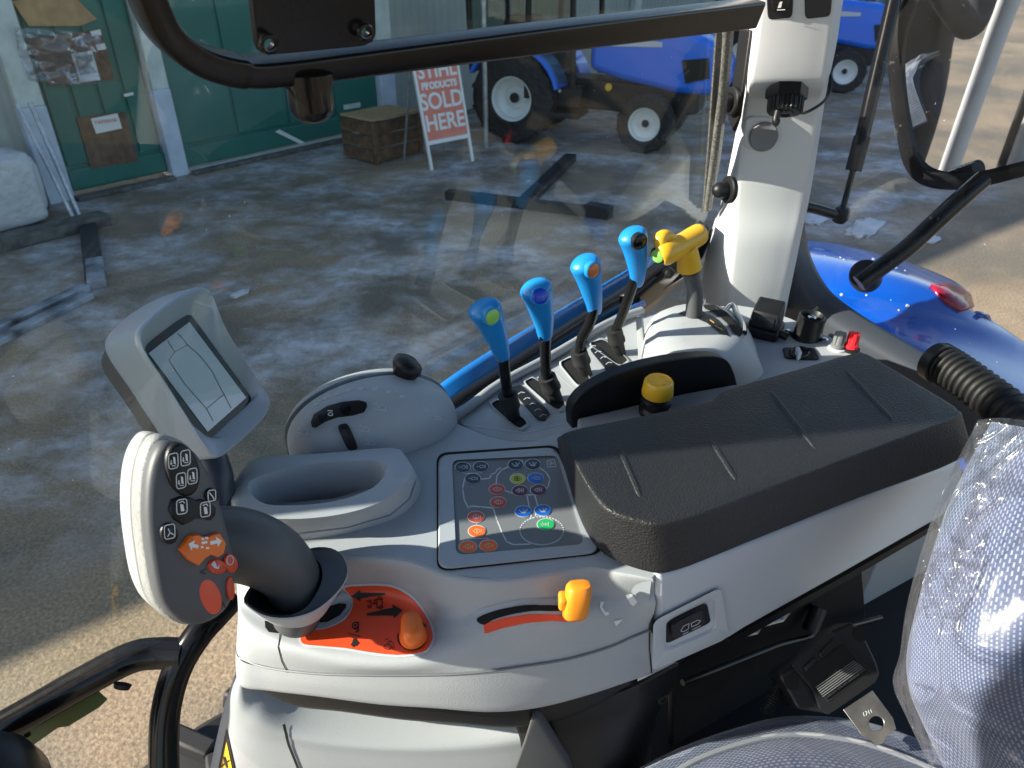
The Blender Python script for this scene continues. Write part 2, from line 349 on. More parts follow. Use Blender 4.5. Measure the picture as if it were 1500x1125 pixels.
# ================================================================= OUTDOORS: yard, shed, parked tractors
def groundmat():
    m = bpy.data.materials.new('yard concrete'); m.use_nodes = True; t = m.node_tree; b = t.nodes['Principled BSDF']; L = t.links
    tc = t.nodes.new('ShaderNodeTexCoord')
    def nz(scale, det=8, dist=0, rough=.55):
        n = t.nodes.new('ShaderNodeTexNoise'); n.inputs['Scale'].default_value = scale; n.inputs['Detail'].default_value = det; n.inputs['Distortion'].default_value = dist; n.inputs['Roughness'].default_value = rough
        L.new(tc.outputs['Object'], n.inputs['Vector']); return n
    def ramp(src, p0, p1, c0, c1):
        r = t.nodes.new('ShaderNodeValToRGB'); r.color_ramp.elements[0].position = p0; r.color_ramp.elements[1].position = p1
        r.color_ramp.elements[0].color = (*c0, 1); r.color_ramp.elements[1].color = (*c1, 1); L.new(src, r.inputs[0]); return r
    def mix(fac, a, b_, mode='MIX'):
        n = t.nodes.new('ShaderNodeMix'); n.data_type = 'RGBA'; n.blend_type = mode
        if isinstance(fac, float): n.inputs[0].default_value = fac
        else: L.new(fac, n.inputs[0])
        L.new(a, n.inputs[6]); L.new(b_, n.inputs[7]); return n.outputs[2]
    base = ramp(nz(1.1, 4).outputs['Fac'], .35, .68, (.27, .205, .135), (.39, .30, .20)).outputs[0]
    fine = ramp(nz(60, 3, 0, .7).outputs['Fac'], .32, .7, (.45, .45, .45), (1.25, 1.22, 1.15)).outputs[0]
    c = mix(1.0, base, fine, 'MULTIPLY')
    # damp, oily patches
    st = ramp(nz(.75, 5, .6, .6).outputs['Fac'], .43, .60, (0, 0, 0), (1, 1, 1))
    dk = t.nodes.new('ShaderNodeRGB'); dk.outputs[0].default_value = (.15, .138, .11, 1)
    dk2 = mix(1.0, dk.outputs[0], fine, 'MULTIPLY')
    wet = t.nodes.new('ShaderNodeMath'); wet.operation = 'MULTIPLY'; wet.inputs[1].default_value = .8; L.new(st.outputs[0], wet.inputs[0])
    c = mix(wet.outputs[0], c, dk2)
    # frost, strengthened to lighten the shaded yard, drawn out along the wheel tracks
    mp = t.nodes.new('ShaderNodeMapping'); mp.inputs['Rotation'].default_value = (0, 0, math.radians(-48)); mp.inputs['Scale'].default_value = (1.0, 1.35, 1); L.new(tc.outputs['Object'], mp.inputs[0])
    n = nz(.9, 6, .3, .66); L.new(mp.outputs[0], n.inputs['Vector']); fr = ramp(n.outputs['Fac'], .44, .66, (0, 0, 0), (1, 1, 1))
    sx = t.nodes.new('ShaderNodeSeparateXYZ'); L.new(tc.outputs['Object'], sx.inputs[0])
    # frost survives where the shed keeps the yard out of the sun all day; also brightens that shade (follows the shadow edge)
    dd = t.nodes.new('ShaderNodeVectorMath'); dd.operation = 'DOT_PRODUCT'; L.new(tc.outputs['Object'], dd.inputs[0]); dd.inputs[1].default_value = (.584, -.812, 0)
    mrn = t.nodes.new('ShaderNodeMapRange'); mrn.inputs[1].default_value = -2.9; mrn.inputs[2].default_value = -4.0; L.new(dd.outputs['Value'], mrn.inputs[0])
    fm = t.nodes.new('ShaderNodeMath'); fm.operation = 'MULTIPLY'; L.new(fr.outputs[0], fm.inputs[0]); L.new(mrn.outputs[0], fm.inputs[1])
    fm2 = t.nodes.new('ShaderNodeMath'); fm2.operation = 'MULTIPLY'; fm2.inputs[1].default_value = .9; L.new(fm.outputs[0], fm2.inputs[0])
    brk = ramp(nz(6.5, 5, .4, .7).outputs['Fac'], .36, .60, (.25, .25, .25), (1, 1, 1)); fm3 = t.nodes.new('ShaderNodeMath'); fm3.operation = 'MULTIPLY'; L.new(fm2.outputs[0], fm3.inputs[0]); L.new(brk.outputs[0], fm3.inputs[1]); fm2 = fm3
    fc = t.nodes.new('ShaderNodeRGB'); fc.outputs[0].default_value = (.60, .61, .65, 1)
    c = mix(fm2.outputs[0], c, fc.outputs[0])
    L.new(c, b.inputs['Base Color'])
    rr = t.nodes.new('ShaderNodeMapRange'); rr.inputs[3].default_value = .9; rr.inputs[4].default_value = .75; L.new(st.outputs[0], rr.inputs[0]); L.new(rr.outputs[0], b.inputs['Roughness'])
    bp = t.nodes.new('ShaderNodeBump'); bp.inputs['Strength'].default_value = .4; bp.inputs['Distance'].default_value = .01; L.new(nz(55, 2, 0, .7).outputs['Fac'], bp.inputs['Height']); L.new(bp.outputs[0], b.inputs['Normal'])
    return m
gv = [(-180, -180, 0), (180, -180, 0), (180, 180, 0), (-180, 180, 0)]
struct(mk('ground', gv, [[0, 1, 2, 3]], groundmat()))

A = G(110, 290); B = G(540, 195); A.z = B.z = 0
WD = (B-A).normalized(); WN = Vector((WD.y, -WD.x, 0)); ZU = Vector((0, 0, 1))
def Wp(s, z, off=0): return A + WD*s + ZU*z + WN*off
def wS(u, v): return (PP(u, v, A, WN)-A).dot(WD)
def clad(name, col, n, rough=.5, var=.06):
    m = M(name, col, rough, var=var, vscale=1.5); t = m.node_tree; b = t.nodes['Principled BSDF']
    tc = t.nodes.new('ShaderNodeTexCoord'); d = t.nodes.new('ShaderNodeVectorMath'); d.operation = 'DOT_PRODUCT'; d.inputs[1].default_value = (WD.x, WD.y, 0)
    t.links.new(tc.outputs['Object'], d.inputs[0]); mu = t.nodes.new('ShaderNodeMath'); mu.operation = 'MULTIPLY'; mu.inputs[1].default_value = n; t.links.new(d.outputs['Value'], mu.inputs[0])
    sn = t.nodes.new('ShaderNodeMath'); sn.operation = 'SINE'; t.links.new(mu.outputs[0], sn.inputs[0])
    bp = t.nodes.new('ShaderNodeBump'); bp.inputs['Strength'].default_value = .6; bp.inputs['Distance'].default_value = .015; t.links.new(sn.outputs[0], bp.inputs['Height']); t.links.new(bp.outputs[0], b.inputs['Normal']); return m
DOORG = M('green door paint', (.014, .14, .115), .42, var=.12, vscale=1.2, rvar=.08)
POSTW = M('pale post paint', (.52, .58, .55), .6, var=.12, vscale=6)
CLADG = clad('grey cladding', (.33, .36, .34), 40)
BRICK = M('dark plinth', (.10, .098, .09), .85, var=.35, vscale=9)
BROWN = M('brown board', (.13, .075, .045), .7, var=.25, vscale=14)
CARD = M('cardboard', (.42, .27, .13), .8, var=.15, vscale=9)
PAPER = M('paper', (.75, .75, .72), .7)
PAPG = M('grey notice', (.36, .38, .36), .5, var=.3, vscale=20)
WRAP = M('crinkled wrap', (.34, .31, .26), .25, var=.35, vscale=16, bump=1.0, bscale=30)
REDPR = M('red print', (.55, .05, .04), .6)
shed = thing('farm_shed', 'long shed with green sliding doors and pale posts across the yard', 'building', Wp(0, 0))
s1 = wS(105, 292); s2 = wS(262, 258); s3 = wS(562, 192)
def wbox(name, s0, s1_, z0, z1, d0, d1, mat, parent, bev=0):
    return box(name, Wp((s0+s1_)/2, (z0+z1)/2, (d0+d1)/2), (s1_-s0, abs(d1-d0), z1-z0), mat, parent, (WD, WN, ZU), bev)
EAVE = 3.7
def verge(s): return 7.05-abs(s-2.0)*.243
wbox('wall', s3+.25, 19, 0, EAVE-1.0, -.25, -.02, CLADG, shed)
wbox('wall', -15, s1-.05, 0, EAVE-1.0, -.25, -.02, CLADG, shed)
wbox('wall', s1-.05, s3+.25, 3.6, EAVE, -.25, -.03, CLADG, shed)
prism('gable', [Wp(-15, EAVE-1.0, -.03), Wp(s1-.05, EAVE-1.0, -.03), Wp(s1-.05, EAVE, -.03), Wp(s3+.25, EAVE, -.03), Wp(s3+.25, EAVE-1.0, -.03), Wp(19, EAVE-1.0, -.03), Wp(19, verge(19)-.05, -.03), Wp(2, verge(2)-.05, -.03), Wp(-15, verge(-15)-.05, -.03)], -WN*.2, CLADG, shed)
def door(a, b, mat):
    dr = wbox('door', a, b, .06, 3.6, -.14, -.04, mat, shed); n = 4
    for k in range(n):
        x = a+(b-a)*k/n; wbox('panel', x+.02, x+(b-a)/n-.02, .34, 3.5, -.04, -.018, mat, dr, .008)
    wbox('rail', a, b, .08, .30, -.04, -.006, mat, dr, .01)
    return dr
d1 = door(s1+.05, s2-.12, DOORG); d2 = door(s2+.12, s3-.05, DOORG)
rl = wbox('threshold', s2+.1, s3, .0, .05, -.04, .06, POSTW, shed)
LOWP = M('bluish post paint', (.48, .56, .66), .5, var=.1, vscale=5)
for s, ww in ((s1-.12, .26), (s2, .2), (s3+.1, .28), (s1-2.2, .3), (s1-5.5, .3), (s3+3.4, .25), (s3+7, .25)):
    wbox('post', s-ww/2, s+ww/2, 1.0, min(EAVE, verge(s)), -.2, .08, POSTW, shed, .01)
    wbox('post_base', s-ww/2-.004, s+ww/2+.004, 0, 1.0, -.2, .086, LOWP, shed, .01)
for a_, b_ in ((-15, s1-.3), (s1, s2-.13), (s2+.12, s3-.06), (s3+.27, 19)):
    wbox('plinth', a_, b_, 0, .05, .087, .20, BRICK, shed, .01)
prism('roof', [Wp(-15.6, verge(-15.6), .45), Wp(2, verge(2), .45), Wp(19.6, verge(19.6), .45), Wp(19.6, verge(19.6)-.15, .45), Wp(2, verge(2)-.16, .45), Wp(-15.6, verge(-15.6)-.15, .45)], -WN*9, CLADG, shed)
def board(name, px, mat, parent, off, th=.012):
    p0 = Wp(0, 0, off); q = [PP(u, v, p0, WN) for u, v in px]
    return prism(name, q, -WN*th, mat, parent)
bd = board('notice_board', [(112, 172), (183, 163), (203, 236), (134, 248)], BROWN, d1, .0)
nb = board('label', [(133, 174), (172, 166), (179, 188), (141, 196)], PAPER, bd, .012, .006)
text('lettering', 'YAMAHA', .062, PP(155, 178, Wp(0, 0, .0135), WN), WD, ZU, REDPR, bd)
bd2 = board('notice_board', [(38, 58), (148, 42), (168, 116), (72, 126)], BROWN, d1, .0)
board('notice', [(104, 79), (135, 74), (147, 117), (118, 121)], PAPER, bd2, .012, .006)
board('notice_print', [(110, 83), (133, 79), (141, 106), (118, 110)], PAPG, bd2, .016, .003)
board('label', [(132, 46), (147, 43), (149, 51), (135, 53)], PAPER, bd2, .012, .006)
board('label', [(140, 66), (153, 63), (156, 72), (143, 74)], PAPER, bd2, .012, .006)
board('sheet', [(18, 2), (100, -14), (142, 28), (118, 38), (42, 38)], CARD, d1, .01)
board('handle', [(181, 138), (195, 135), (196, 139), (183, 142)], PAPER, d1, .03)
board('handle', [(503, 154), (528, 150), (528, 157), (504, 161)], POSTW, d2, .01)
board('door_trim', [(403, 193), (440, 211), (447, 209), (410, 190)], PAPER, d2, .0)
# crumpled wrapped bundle leaning on the door
def lump(name, c, r, mat, seed, amp=.16, parent=None, ax=XYZ, fr=2.5, pw=.55):
    bm = bmesh.new(); bmesh.ops.create_icosphere(bm, subdivisions=4, radius=1); V = []
    for v in bm.verts:
        p = v.co.copy(); q = Vector([math.copysign(abs(x)**pw, x) for x in p])
        q = q*(1+amp*noise.noise(p*fr+Vector((seed, 0, 0)))+amp*.4*noise.noise(p*fr*3.1+Vector((0, seed, 0))))
        V.append(Vector(c)+ax[0]*q.x*r[0]+ax[1]*q.y*r[1]+ax[2]*q.z*r[2])
    F = [[x.index for x in f.verts] for f in bm.faces]; bm.free(); return mk(name, V, F, mat, parent, 180)
WBAG = M('white bulk bag', (.52, .54, .56), .6, var=.06, bump=.6, bscale=14)
bp_ = wS(40, 283)
tag(lump('bulk_bag', Wp(bp_-.50, .36, .40), (.48, .32, .36), WBAG, 3, .07, ax=(WD, WN, ZU), pw=.33), 'lumpy white bulk bag standing by the shed wall', 'bag')
tag(wbox('pallet_block', bp_-.95, bp_+.3, 0, .11, 1.0, 1.25, BRICK, None, .01), 'dark timber block lying below the white bulk bag', 'block')
def wcr(p): return p+WN*(.05*noise.noise(p*5)+.035*noise.noise(p*13)+.02*noise.noise(p*29))
tag(grid('wrapping_sheet', [[PP(u, v, Wp(0, 0, .10), WN) for u, v in r] for r in (((20, 40), (90, 44), (150, 52)), ((28, 80), (92, 84), (140, 92)), ((44, 118), (100, 124), (150, 122)))], 16, 16, FILM, None, disp=wcr, solid=.004), 'crinkled clear plastic sheet hanging over the brown board on the shed door', 'sheet')
g0 = G(117, 318); tp = PP(44, 150, Wp(0, 0, .30), WN)
lp = thing('leaning_pipe', 'thin galvanised pipe leaning on the pale shed post', 'pipe', g0)
tube('pipe', [g0, tp], .025, GALV, lp); tube('pipe', [g0-WD*.07+WN*.02+ZU*.02, tp-WD*.12], .02, GALV, lp)
pp = G(712, 216); tag(tube('steel_post', [pp, pp+ZU*2.4], .035, GALV), 'slim grey steel post standing beside the parked tractor rear wheel', 'post')
def gbar(name, a, b, wd, h, mat, parent=None, z=0, bev=.004):
    a = Vector(a); b = Vector(b); d = (b-a); L = d.length; d.normalize(); s = Vector((-d.y, d.x, 0))
    return box(name, (a+b)/2+ZU*(z+h/2), (L, wd, h), mat, parent, (d, s, ZU), bev)
FORK = M('worn fork steel', (.10, .115, .14), .38, metal=.4, var=.5, vscale=5, col2=(.42, .47, .56), rvar=.12)
DFORK = M('black fork paint', (.012, .013, .017), .45, var=.3, vscale=6)
f1 = thing('pallet_fork', 'worn pale pallet fork with dark upright lying on the concrete', 'fork', G(135, 425))
gbar('tine', G(-140, 548), G(128, 424), .10, .05, FORK, f1); gbar('tine', G(-140, 572), G(132, 436), .10, .045, FORK, f1)
gbar('heel', G(130, 330), G(142, 418), .15, .075, DFORK, f1); gbar('worn_tip', G(141, 389), G(144, 424), .135, .079, FORK, f1)
f2 = thing('lifting_beam', 'black steel beam lying flat below the parked tractor', 'beam', G(770, 300))
gbar('beam', G(655, 291), G(893, 320), .11, .10, DFORK, f2); gbar('cross_arm', G(772, 299), G(836, 235), .15, .09, DFORK, f2); gbar('foot', G(893, 320), G(860, 313), .15, .12, DFORK, f2)
# wooden crate
WOOD = M('weathered wood', (.13, .075, .042), .75, var=.35, vscale=12)
cb = G(572, 232); cr_ = thing('wooden_crate', 'brown wooden crate behind the sandwich board', 'crate', cb)
for k in range(3): gbar('plank', cb+WN*.1-WD*.35+ZU*(.03+k*.17), cb+WN*.1+WD*.42+ZU*(.03+k*.17), .03, .15, WOOD, cr_)
for k in range(3): gbar('plank', cb+WN*.1-WD*.36-WN*.0+ZU*(.03+k*.17), cb-WN*.5-WD*.36+ZU*(.03+k*.17), .03, .15, WOOD, cr_)
for k in range(4): gbar('lid_plank', cb-WD*.39+ZU*.545+WN*(.09-k*.16), cb+WD*.43+ZU*.545+WN*(.09-k*.16), .145, .025, CARD, cr_)
for sx in (-.37, .41): gbar('corner_post', cb+WD*sx+WN*.125, cb+WD*(sx+.07)+WN*.125, .03, .53, WOOD, cr_)
# sandwich board
al, ar = G(631, 250), G(694, 236)
ab = thing('sandwich_board', 'white framed coral sandwich board with white lettering outside the shed', 'sign', (al+ar)/2)
xd = (ar-al).normalized(); back = Vector((-xd.y, xd.x, 0)); WB = (ar-al).length
ud = (ZU*1.0+back*.22).normalized(); Hh = 1.34
CORAL = M('coral poster', (.68, .17, .11), .35, var=.08, vscale=5)
FRW = M('white frame', (.76, .76, .76), .4)
nb_ = xd.cross(ud)   # faces the camera
def ab_box(n, x0, x1, y0, y1, d0, d1, m): return box(n, al+xd*((x0+x1)/2)+ud*((y0+y1)/2)+nb_*((d0+d1)/2), (x1-x0, y1-y0, d1-d0), m, ab, (xd, ud, nb_), .003)
ab_box('leg', 0, .035, 0, Hh, -.015, .015, FRW); ab_box('leg', WB-.035, WB, 0, Hh, -.015, .015, FRW)
ab_box('frame_rail', .035, WB-.035, Hh-.05, Hh, -.015, .014, FRW); ab_box('frame_rail', .035, WB-.035, .30, .35, -.015, .014, FRW)
ab_box('poster', .035, WB-.035, .35, Hh-.05, -.008, .004, CORAL)
ctr = al+xd*(WB/2)+nb_*.006
for s, z, sz in (('STIHL', 1.14, .235), ('PRODUCTS', .975, .105), ('SOLD', .79, .265), ('HERE', .54, .265)):
    text('lettering', s, sz, ctr+ud*z, xd, ud, FRW, ab, .001, bold=.006)
for x in (.02, WB-.02):
    p = al+xd*x+ud*Hh; q = al+xd*x+back*.62
    gb = tube('rear_leg', [q, p], .016, GALV, ab)
# ---- parked compact tractor
def tractor_proto(o, yaw, label):
    T = thing('compact_tractor', label, 'tractor', o, 'parked blue tractors'); X = Vector((math.cos(yaw), math.sin(yaw), 0)); Y = Vector((-X.y, X.x, 0))
    L = lambda x, y, z: Vector(o)+X*x+Y*y+ZU*z
    AX = (X, Y, ZU)
    TYRE = MT.get('tyre') or M('tyre', (.014, .014, .015), .75, bump=.8, bscale=12); RIM = MT.get('white rim') or M('white rim', (.74, .77, .76), .35)
    def wheel(x, y, r, wd, rr, side):
        prof = [(rr, -wd*.42), (rr*1.12, -wd*.5), (r*.9, -wd*.5), (r*.985, -wd*.40), (r, -wd*.2), (r, wd*.2), (r*.985, wd*.40), (r*.9, wd*.5), (rr*1.12, wd*.5), (rr, wd*.42)]
        wh = lathe('wheel', prof, L(x, y, r), Y*side, TYRE, T, 48, cap=(False, False))
        dp = [(rr*1.02, -wd*.44), (rr*.93, -wd*.40), (rr*.88, -wd*.15), (rr*.55, -wd*.06), (rr*.5, wd*.0), (rr*.2, 0), (.001, 0)]
        lathe('rim', dp, L(x, y, r), Y*side, RIM, wh, 40, cap=(False, True)); lathe('hub', [(rr*.24, -wd*.14), (rr*.22, -wd*.20), (.001, -wd*.20)], L(x, y, r), Y*side, BLACK, wh, 16)
        n = 26
        V = []; F = []
        for k in range(n):
            a = 2*math.pi*k/n; rd = X*math.cos(a)+ZU*math.sin(a); tg = -X*math.sin(a)+ZU*math.cos(a)
            v, f = boxdata(L(x, y, r)+rd*(r*.995)+Y*(wd*.2*(1 if k % 2 else -1)), (rd, tg, Y), (r*.05, r*.1, wd*.42)); b = len(V); V += v; F += [[b+i for i in q] for q in f]
        mk('tread', V, F, TYRE, wh)
    wheel(0, .20, .60, .40, .29, 1); wheel(0, 1.35, .60, .40, .29, -1); wheel(1.86, .25, .38, .26, .21, 1); wheel(1.86, 1.2, .38, .26, .21, -1)
    def sideloft(name, prof, y0, y1, mat, bev=.03, parent=T): return prism(name, [L(x, y0, z) for x, z in prof], Y*(y1-y0), mat, parent, bev, 3)
    sideloft('chassis', [(-.35, .45), (1.2, .45), (2.2, .42), (2.5, .5), (2.5, .8), (.8, .85), (-.35, .8)], .5, 1.05, BLACK)
    sideloft('hood', [(.98, .98), (1.45, .86), (2.2, .74), (2.72, .74), (2.86, .86), (2.84, 1.12), (2.66, 1.36), (2.3, 1.50), (1.6, 1.57), (.98, 1.59)], .40, 1.15, TBLUE, .09)
    for y, s in ((.395, -1), (1.155, 1)):
        sideloft('grille', [(2.22, 1.16), (2.56, 1.2), (2.6, .96), (2.3, .88)], y, y+s*.012, BLACK, .004)
        sideloft('decal', [(1.02, 1.40), (1.95, 1.36), (1.95, 1.30), (1.02, 1.28)], y-s*.002, y+s*.004, DIMW, 0)
        sideloft('headlight', [(2.68, 1.22), (2.79, 1.10), (2.80, .88), (2.70, .86)], y+s*.01-s*.03, y+s*.016, DIMW, .004)
    arc = []
    for k in range(13):
        a = math.radians(152-k*11.5); arc.append((.70*math.cos(a), .6+.70*math.sin(a)))
    pr = arc+[(x*.93, .6+(z-.6)*.93) for x, z in arc[::-1]]
    sideloft('fender', pr, -.02, .46, TBLUE, .012); sideloft('fender', pr, 1.08, 1.56, TBLUE, .012)
    sideloft('roof', [(-.75, 2.35), (.95, 2.35), (.9, 2.5), (-.7, 2.52)], .05, 1.5, POSTW, .05)
    for x0, z0, x1, z1 in ((-.62, .9, -.66, 2.36), (.20, .62, .22, 2.36), (.86, .8, .80, 2.36)):
        for y in (.1, 1.45): tube('cab_post', [L(x0, y, z0), L(x1, y, z1)], .04, BLACK, T)
    sideloft('door_glass', [(.24, .75), (.82, .85), (.79, 2.3), (.26, 2.3)], .10, .112, GLASSD, 0); sideloft('side_glass', [(-.6, 1.2), (.18, 1.2), (.18, 2.3), (-.62, 2.3)], .10, .112, GLASSD, 0)
    sideloft('step', [(.42, .40), (.98, .40), (.98, .47), (.42, .47)], .02, .5, BLACK, .01); sideloft('tank', [(.36, .5), (.95, .5), (.95, .78), (.36, .75)], .22, .5, BLACK, .03)
    for k in range(3): lathe('bolt', [(.022, 0), (.018, .02), (.001, .022)], L(.42+k*.11, .218, .72), -Y, DIMW, T, 10)
    lathe('badge', [(.05, 0), (.045, .012), (.001, .014)], L(1.28, .38, .78), -Y, YEL, T, 16)
    box('driver_seat', L(-.1, .78, 1.25), (.5, .5, .7), BLACK, T, AX, .1, 3)
    return T
rc = G(748, 211); fc_ = G(938, 229); fd = (fc_-rc); tyaw = math.atan2(fd.y, fd.x)
rc.z = 0
tr1 = tractor_proto(rc, tyaw, 'blue compact tractor with white rims parked behind the sandwich board')
def tcopy(loc, dyaw, label):
    c = copy_tree(tr1); c.location = loc; c.rotation_euler = (0, 0, dyaw); c['label'] = label; return c
tcopy(G(1262, 84), math.radians(150), 'blue compact tractor parked far off beyond the grey cab pillar')
tcopy(G(1085, 150)+Vector((0.3, 1.2, 0)), math.radians(8), 'blue compact tractor parked in the row behind the sandwich-board tractor')
tcopy(G(1262, 84)+Vector((4.2, 1.6, 0)), math.radians(150), 'blue compact tractor parked at the far end of the row')
SNOW = M('dirty snow', (.55, .57, .60), .6, var=.12, vscale=10, bump=.6, bscale=20)
for i, (u, v, a, b) in enumerate(((1192, 322, .16, .10), (1268, 334, .30, .12), (1225, 112, .7, .35), (1360, 352, .12, .07), (352, 432, .07, .03))):
    g = G(u, v); tag(lump('snow_patch', g+ZU*.008, (a, b, .02), SNOW, i*7+1, .4, ax=(WD, WN, ZU)), ['small crusted snow lump beside the strut bracket end', 'low streak of crusted snow beyond the strut ball joint', 'wide snow drift by the far tractor wheel', 'tiny snow scrap under the mirror arm', 'pale ice fragment on the yard behind the display'][i], 'snow', 'snow left in the yard')
# ================================================================= THE CAB SHELL
TW = Vector((.682, .731, 0)).normalized()                 # direction along the side window, to the rear
nt_ = math.radians(15)
NO = Vector((-TW.y*math.cos(nt_), TW.x*math.cos(nt_), math.sin(nt_))).normalized()   # outward normal of the side window (leans in)
W0 = CAM + Vector((-.082, .827, -.5)) + Vector((NO.x, NO.y, 0))*.008
def Wn(u, v, off=0): return PP(u, v, W0+NO*off, NO)
# side window pane: a bent sheet of tinted glass with rounded lower rear corner
cab_w = thing('side_window', 'large tinted side window with dusty glass and black rubber lower seal', 'window', Wn(760, 560))
gp = [(-520, -420), (-520, 1330), (300, 905), (560, 668), (660, 592), (760, 520), (870, 448), (960, 395), (1010, 358), (1036, 318), (1046, 260), (1062, 120), (1078, 0), (1110, -300), (1120, -420)]
pane('glass', [Wn(u, v) for u, v in gp], NO*.005, GLASS, cab_w)
# rubber seal along the bottom, then curved up the rear corner
sl = [(430, 800), (560, 686), (655, 606), (760, 537), (870, 465), (960, 412), (1008, 372), (1034, 330)]
tube('seal', [Wn(u, v, -.012) for u, v in sl], [.015, .015, .015, .0155, .017, .024, .026, .012], BGLOSS, cab_w, n=6, seg=16)
tube('seal_lip', [Wn(u+3, v+7, -.016) for u, v in sl[:-1]], .010, RUB, cab_w, n=6)
# black lower corner bracket behind the yellow lever
grid('corner_bracket', [[Wn(930, 468, -.03), Wn(980, 430, -.03), Wn(1015, 392, -.03), Wn(1038, 340, -.03)], [Wn(925, 440, -.035), Wn(960, 408, -.04), Wn(1000, 372, -.04), Wn(1030, 330, -.035)], [Wn(905, 432, -.01), Wn(950, 392, -.01), Wn(990, 362, -.01), Wn(1026, 322, -.01)]], 5, 4, BGLOSS, cab_w, solid=.006)
lathe('bolt', [(.010, 0), (.010, .004), (.007, .009), (.001, .011)], Wn(978, 399, -.05), -NO, BLACK, cab_w, 14)
# printed grey edge strip at the rear of the pane
FRIT = M('speckled edge strip', (.15, .145, .13), .4, bump=.25, bscale=500, var=.5, vscale=320)
prism('edge_strip', [Wn(u, v, -.003) for u, v in [(1050, 45), (1076, 40), (1068, 130), (1056, 230), (1042, 308), (1030, 312), (1036, 240), (1044, 130)]], NO*.0025, FRIT, cab_w)
tube('edge_rod', [Wn(u, v, -.012) for u, v in ((1066, 30), (1058, 130), (1046, 230), (1036, 306))], .006, FRIT, cab_w, n=4)
ST = thing('hinge_stud', 'black domed hinge nut on the window edge, level with the ribbed socket cap', 'bolt', Wn(1055, 150, -.02), 'window hinge nuts')
inw = (Vector((-.9, -.25, .05))).normalized()
for i, (u, v) in enumerate(((1058, 150), (1053, 280))):
    t_ = ST if i == 0 else thing('hinge_stud', 'black domed hinge nut on the window edge, below the round trim plug', 'bolt', Wn(u, v, -.02), 'window hinge nuts')
    o_ = PD(u+14, v-2, 1.12)
    lathe('washer', [(.021, -.004), (.021, .002), (.019, .004), (.012, .004)], o_, inw, BLACK, t_, 24)
    lathe('dome_nut', [(.0125, .004), (.0125, .014), (.011, .020), (.007, .025), (.001, .027)], o_, inw, STEEL if 0 else BLACK, t_, 24)
    if i == 0: prism('plate', [o_-inw*.006+Vector((0, 0, 1))*z+Vector((.25, -.9, 0)).normalized()*x for x, z in ((-.02, .10), (.012, .10), (.016, -.02), (.008, -.045), (-.014, -.03))], -inw*.006, BLACK, t_, .002)
# blue outside sill seen under the seal
grid('outside_sill', [[Wn(u, v, .05) for u, v in ((560, 640), (640, 566), (740, 500), (850, 437), (960, 372))], [Wn(u, v+40, .02) for u, v in ((560, 640), (640, 566), (740, 500), (850, 437), (960, 372))]], 5, 3, BLUES, cab_w, solid=.01)
prism('inner_sill', [Wn(u, v, -.045) for u, v in ((640, 622), (670, 602), (760, 547), (870, 482), (945, 440), (948, 448), (874, 491), (764, 557), (676, 612), (646, 630))], NO*.005, BLUES, cab_w, .004)
# guard bar across the window with its bracket plate
gbr = thing('window_guard_bar', 'glossy black bent guard bar crossing the side window', 'bar', Wn(400, 103, -.05))
pth = cr([Wn(u, v, -.045) for u, v in ((182, -160), (200, -60), (216, 0), (243, 50), (290, 86), (345, 102), (400, 103), (560, 84), (830, 51), (1104, 19))], 8)
sec = []
for i, p in enumerate(pth):
    t_ = (pth[min(i+1, len(pth)-1)]-pth[max(i-1, 0)]).normalized(); a_ = NO.cross(t_).normalized()
    h = 18.3/FPX*(p-CAM).dot(FW)*(1.15 if i < 42 else 1); d_, r_ = .011, .003
    q = []
    for sx, sy in ((1, 1), (-1, 1), (-1, -1), (1, -1)):
        cx, cy = sx*(h-r_), sy*(d_-r_); a0 = {(1, 1): 0, (-1, 1): 90, (-1, -1): 180, (1, -1): 270}[(sx, sy)]
        for k in range(4): g = math.radians(a0+k*30); q.append(p+a_*(cx+r_*math.cos(g))+NO*(cy+r_*math.sin(g)))
    sec.append(q)
loft('bar', sec, BPAINT, gbr, ang=40)
pla = [(366, -40), (548, -60), (551, 50), (546, 62), (532, 68), (394, 81), (383, 77), (378, 66)]
def hole_plate(name, px, holes, off, th, mat, parent):
    W_ = [Vector(p) for p in px]; V2 = [Vector(p) for p in px]; edges = [(i, (i+1) % len(px)) for i in range(len(px))]
    for (cx, cy, rx, ry) in holes:
        b = len(V2); e = ell(cx, cy, rx, ry, 20); V2 += [Vector(p) for p in e]; edges += [(b+i, b+(i+1) % 20) for i in range(20)]
    r = delaunay_2d_cdt(V2, edges, [], 0, 1e-5); F = []
    for f in r[2]:
        c = sum((r[0][i] for i in f), Vector((0, 0)))/len(f)
        if inpoly(c.x, c.y, px) and not any(((c.x-h[0])/h[2])**2+((c.y-h[1])/h[3])**2 < .98 for h in holes): F.append(list(f))
    return prism_hole(name, px, [ell(h[0], h[1], h[2], h[3], 20) for h in holes], (lambda u, v: Wn(u, v, off), NO*th), mat, parent, .001)
hole_plate('bracket_plate', pla, [(394, 64, 10, 10), (535, 47, 8, 8.5)], -.066, .006, BPAINT, gbr)
for cx, cy, r_ in ((394, 64, 10), (535, 47, 8)): tube('hole_collar', [Wn(*p, -.071) for p in ell(cx, cy, r_+1.5, r_+1.5, 24)]+[Wn(*ell(cx, cy, r_+1.5, r_+1.5, 24)[0], -.071)], .0016, BGLOSS, gbr, seg=8)
dn = Vector((0, 0, -1)); pe = Wn(452, 122, -.05)
lathe('peg', [(.017, -.006), (.017, .002), (.0155, .002), (.0155, .016), (.0135, .021), (.008, .0255), (.001, .027)], pe, dn, BGLOSS, gbr, 24)
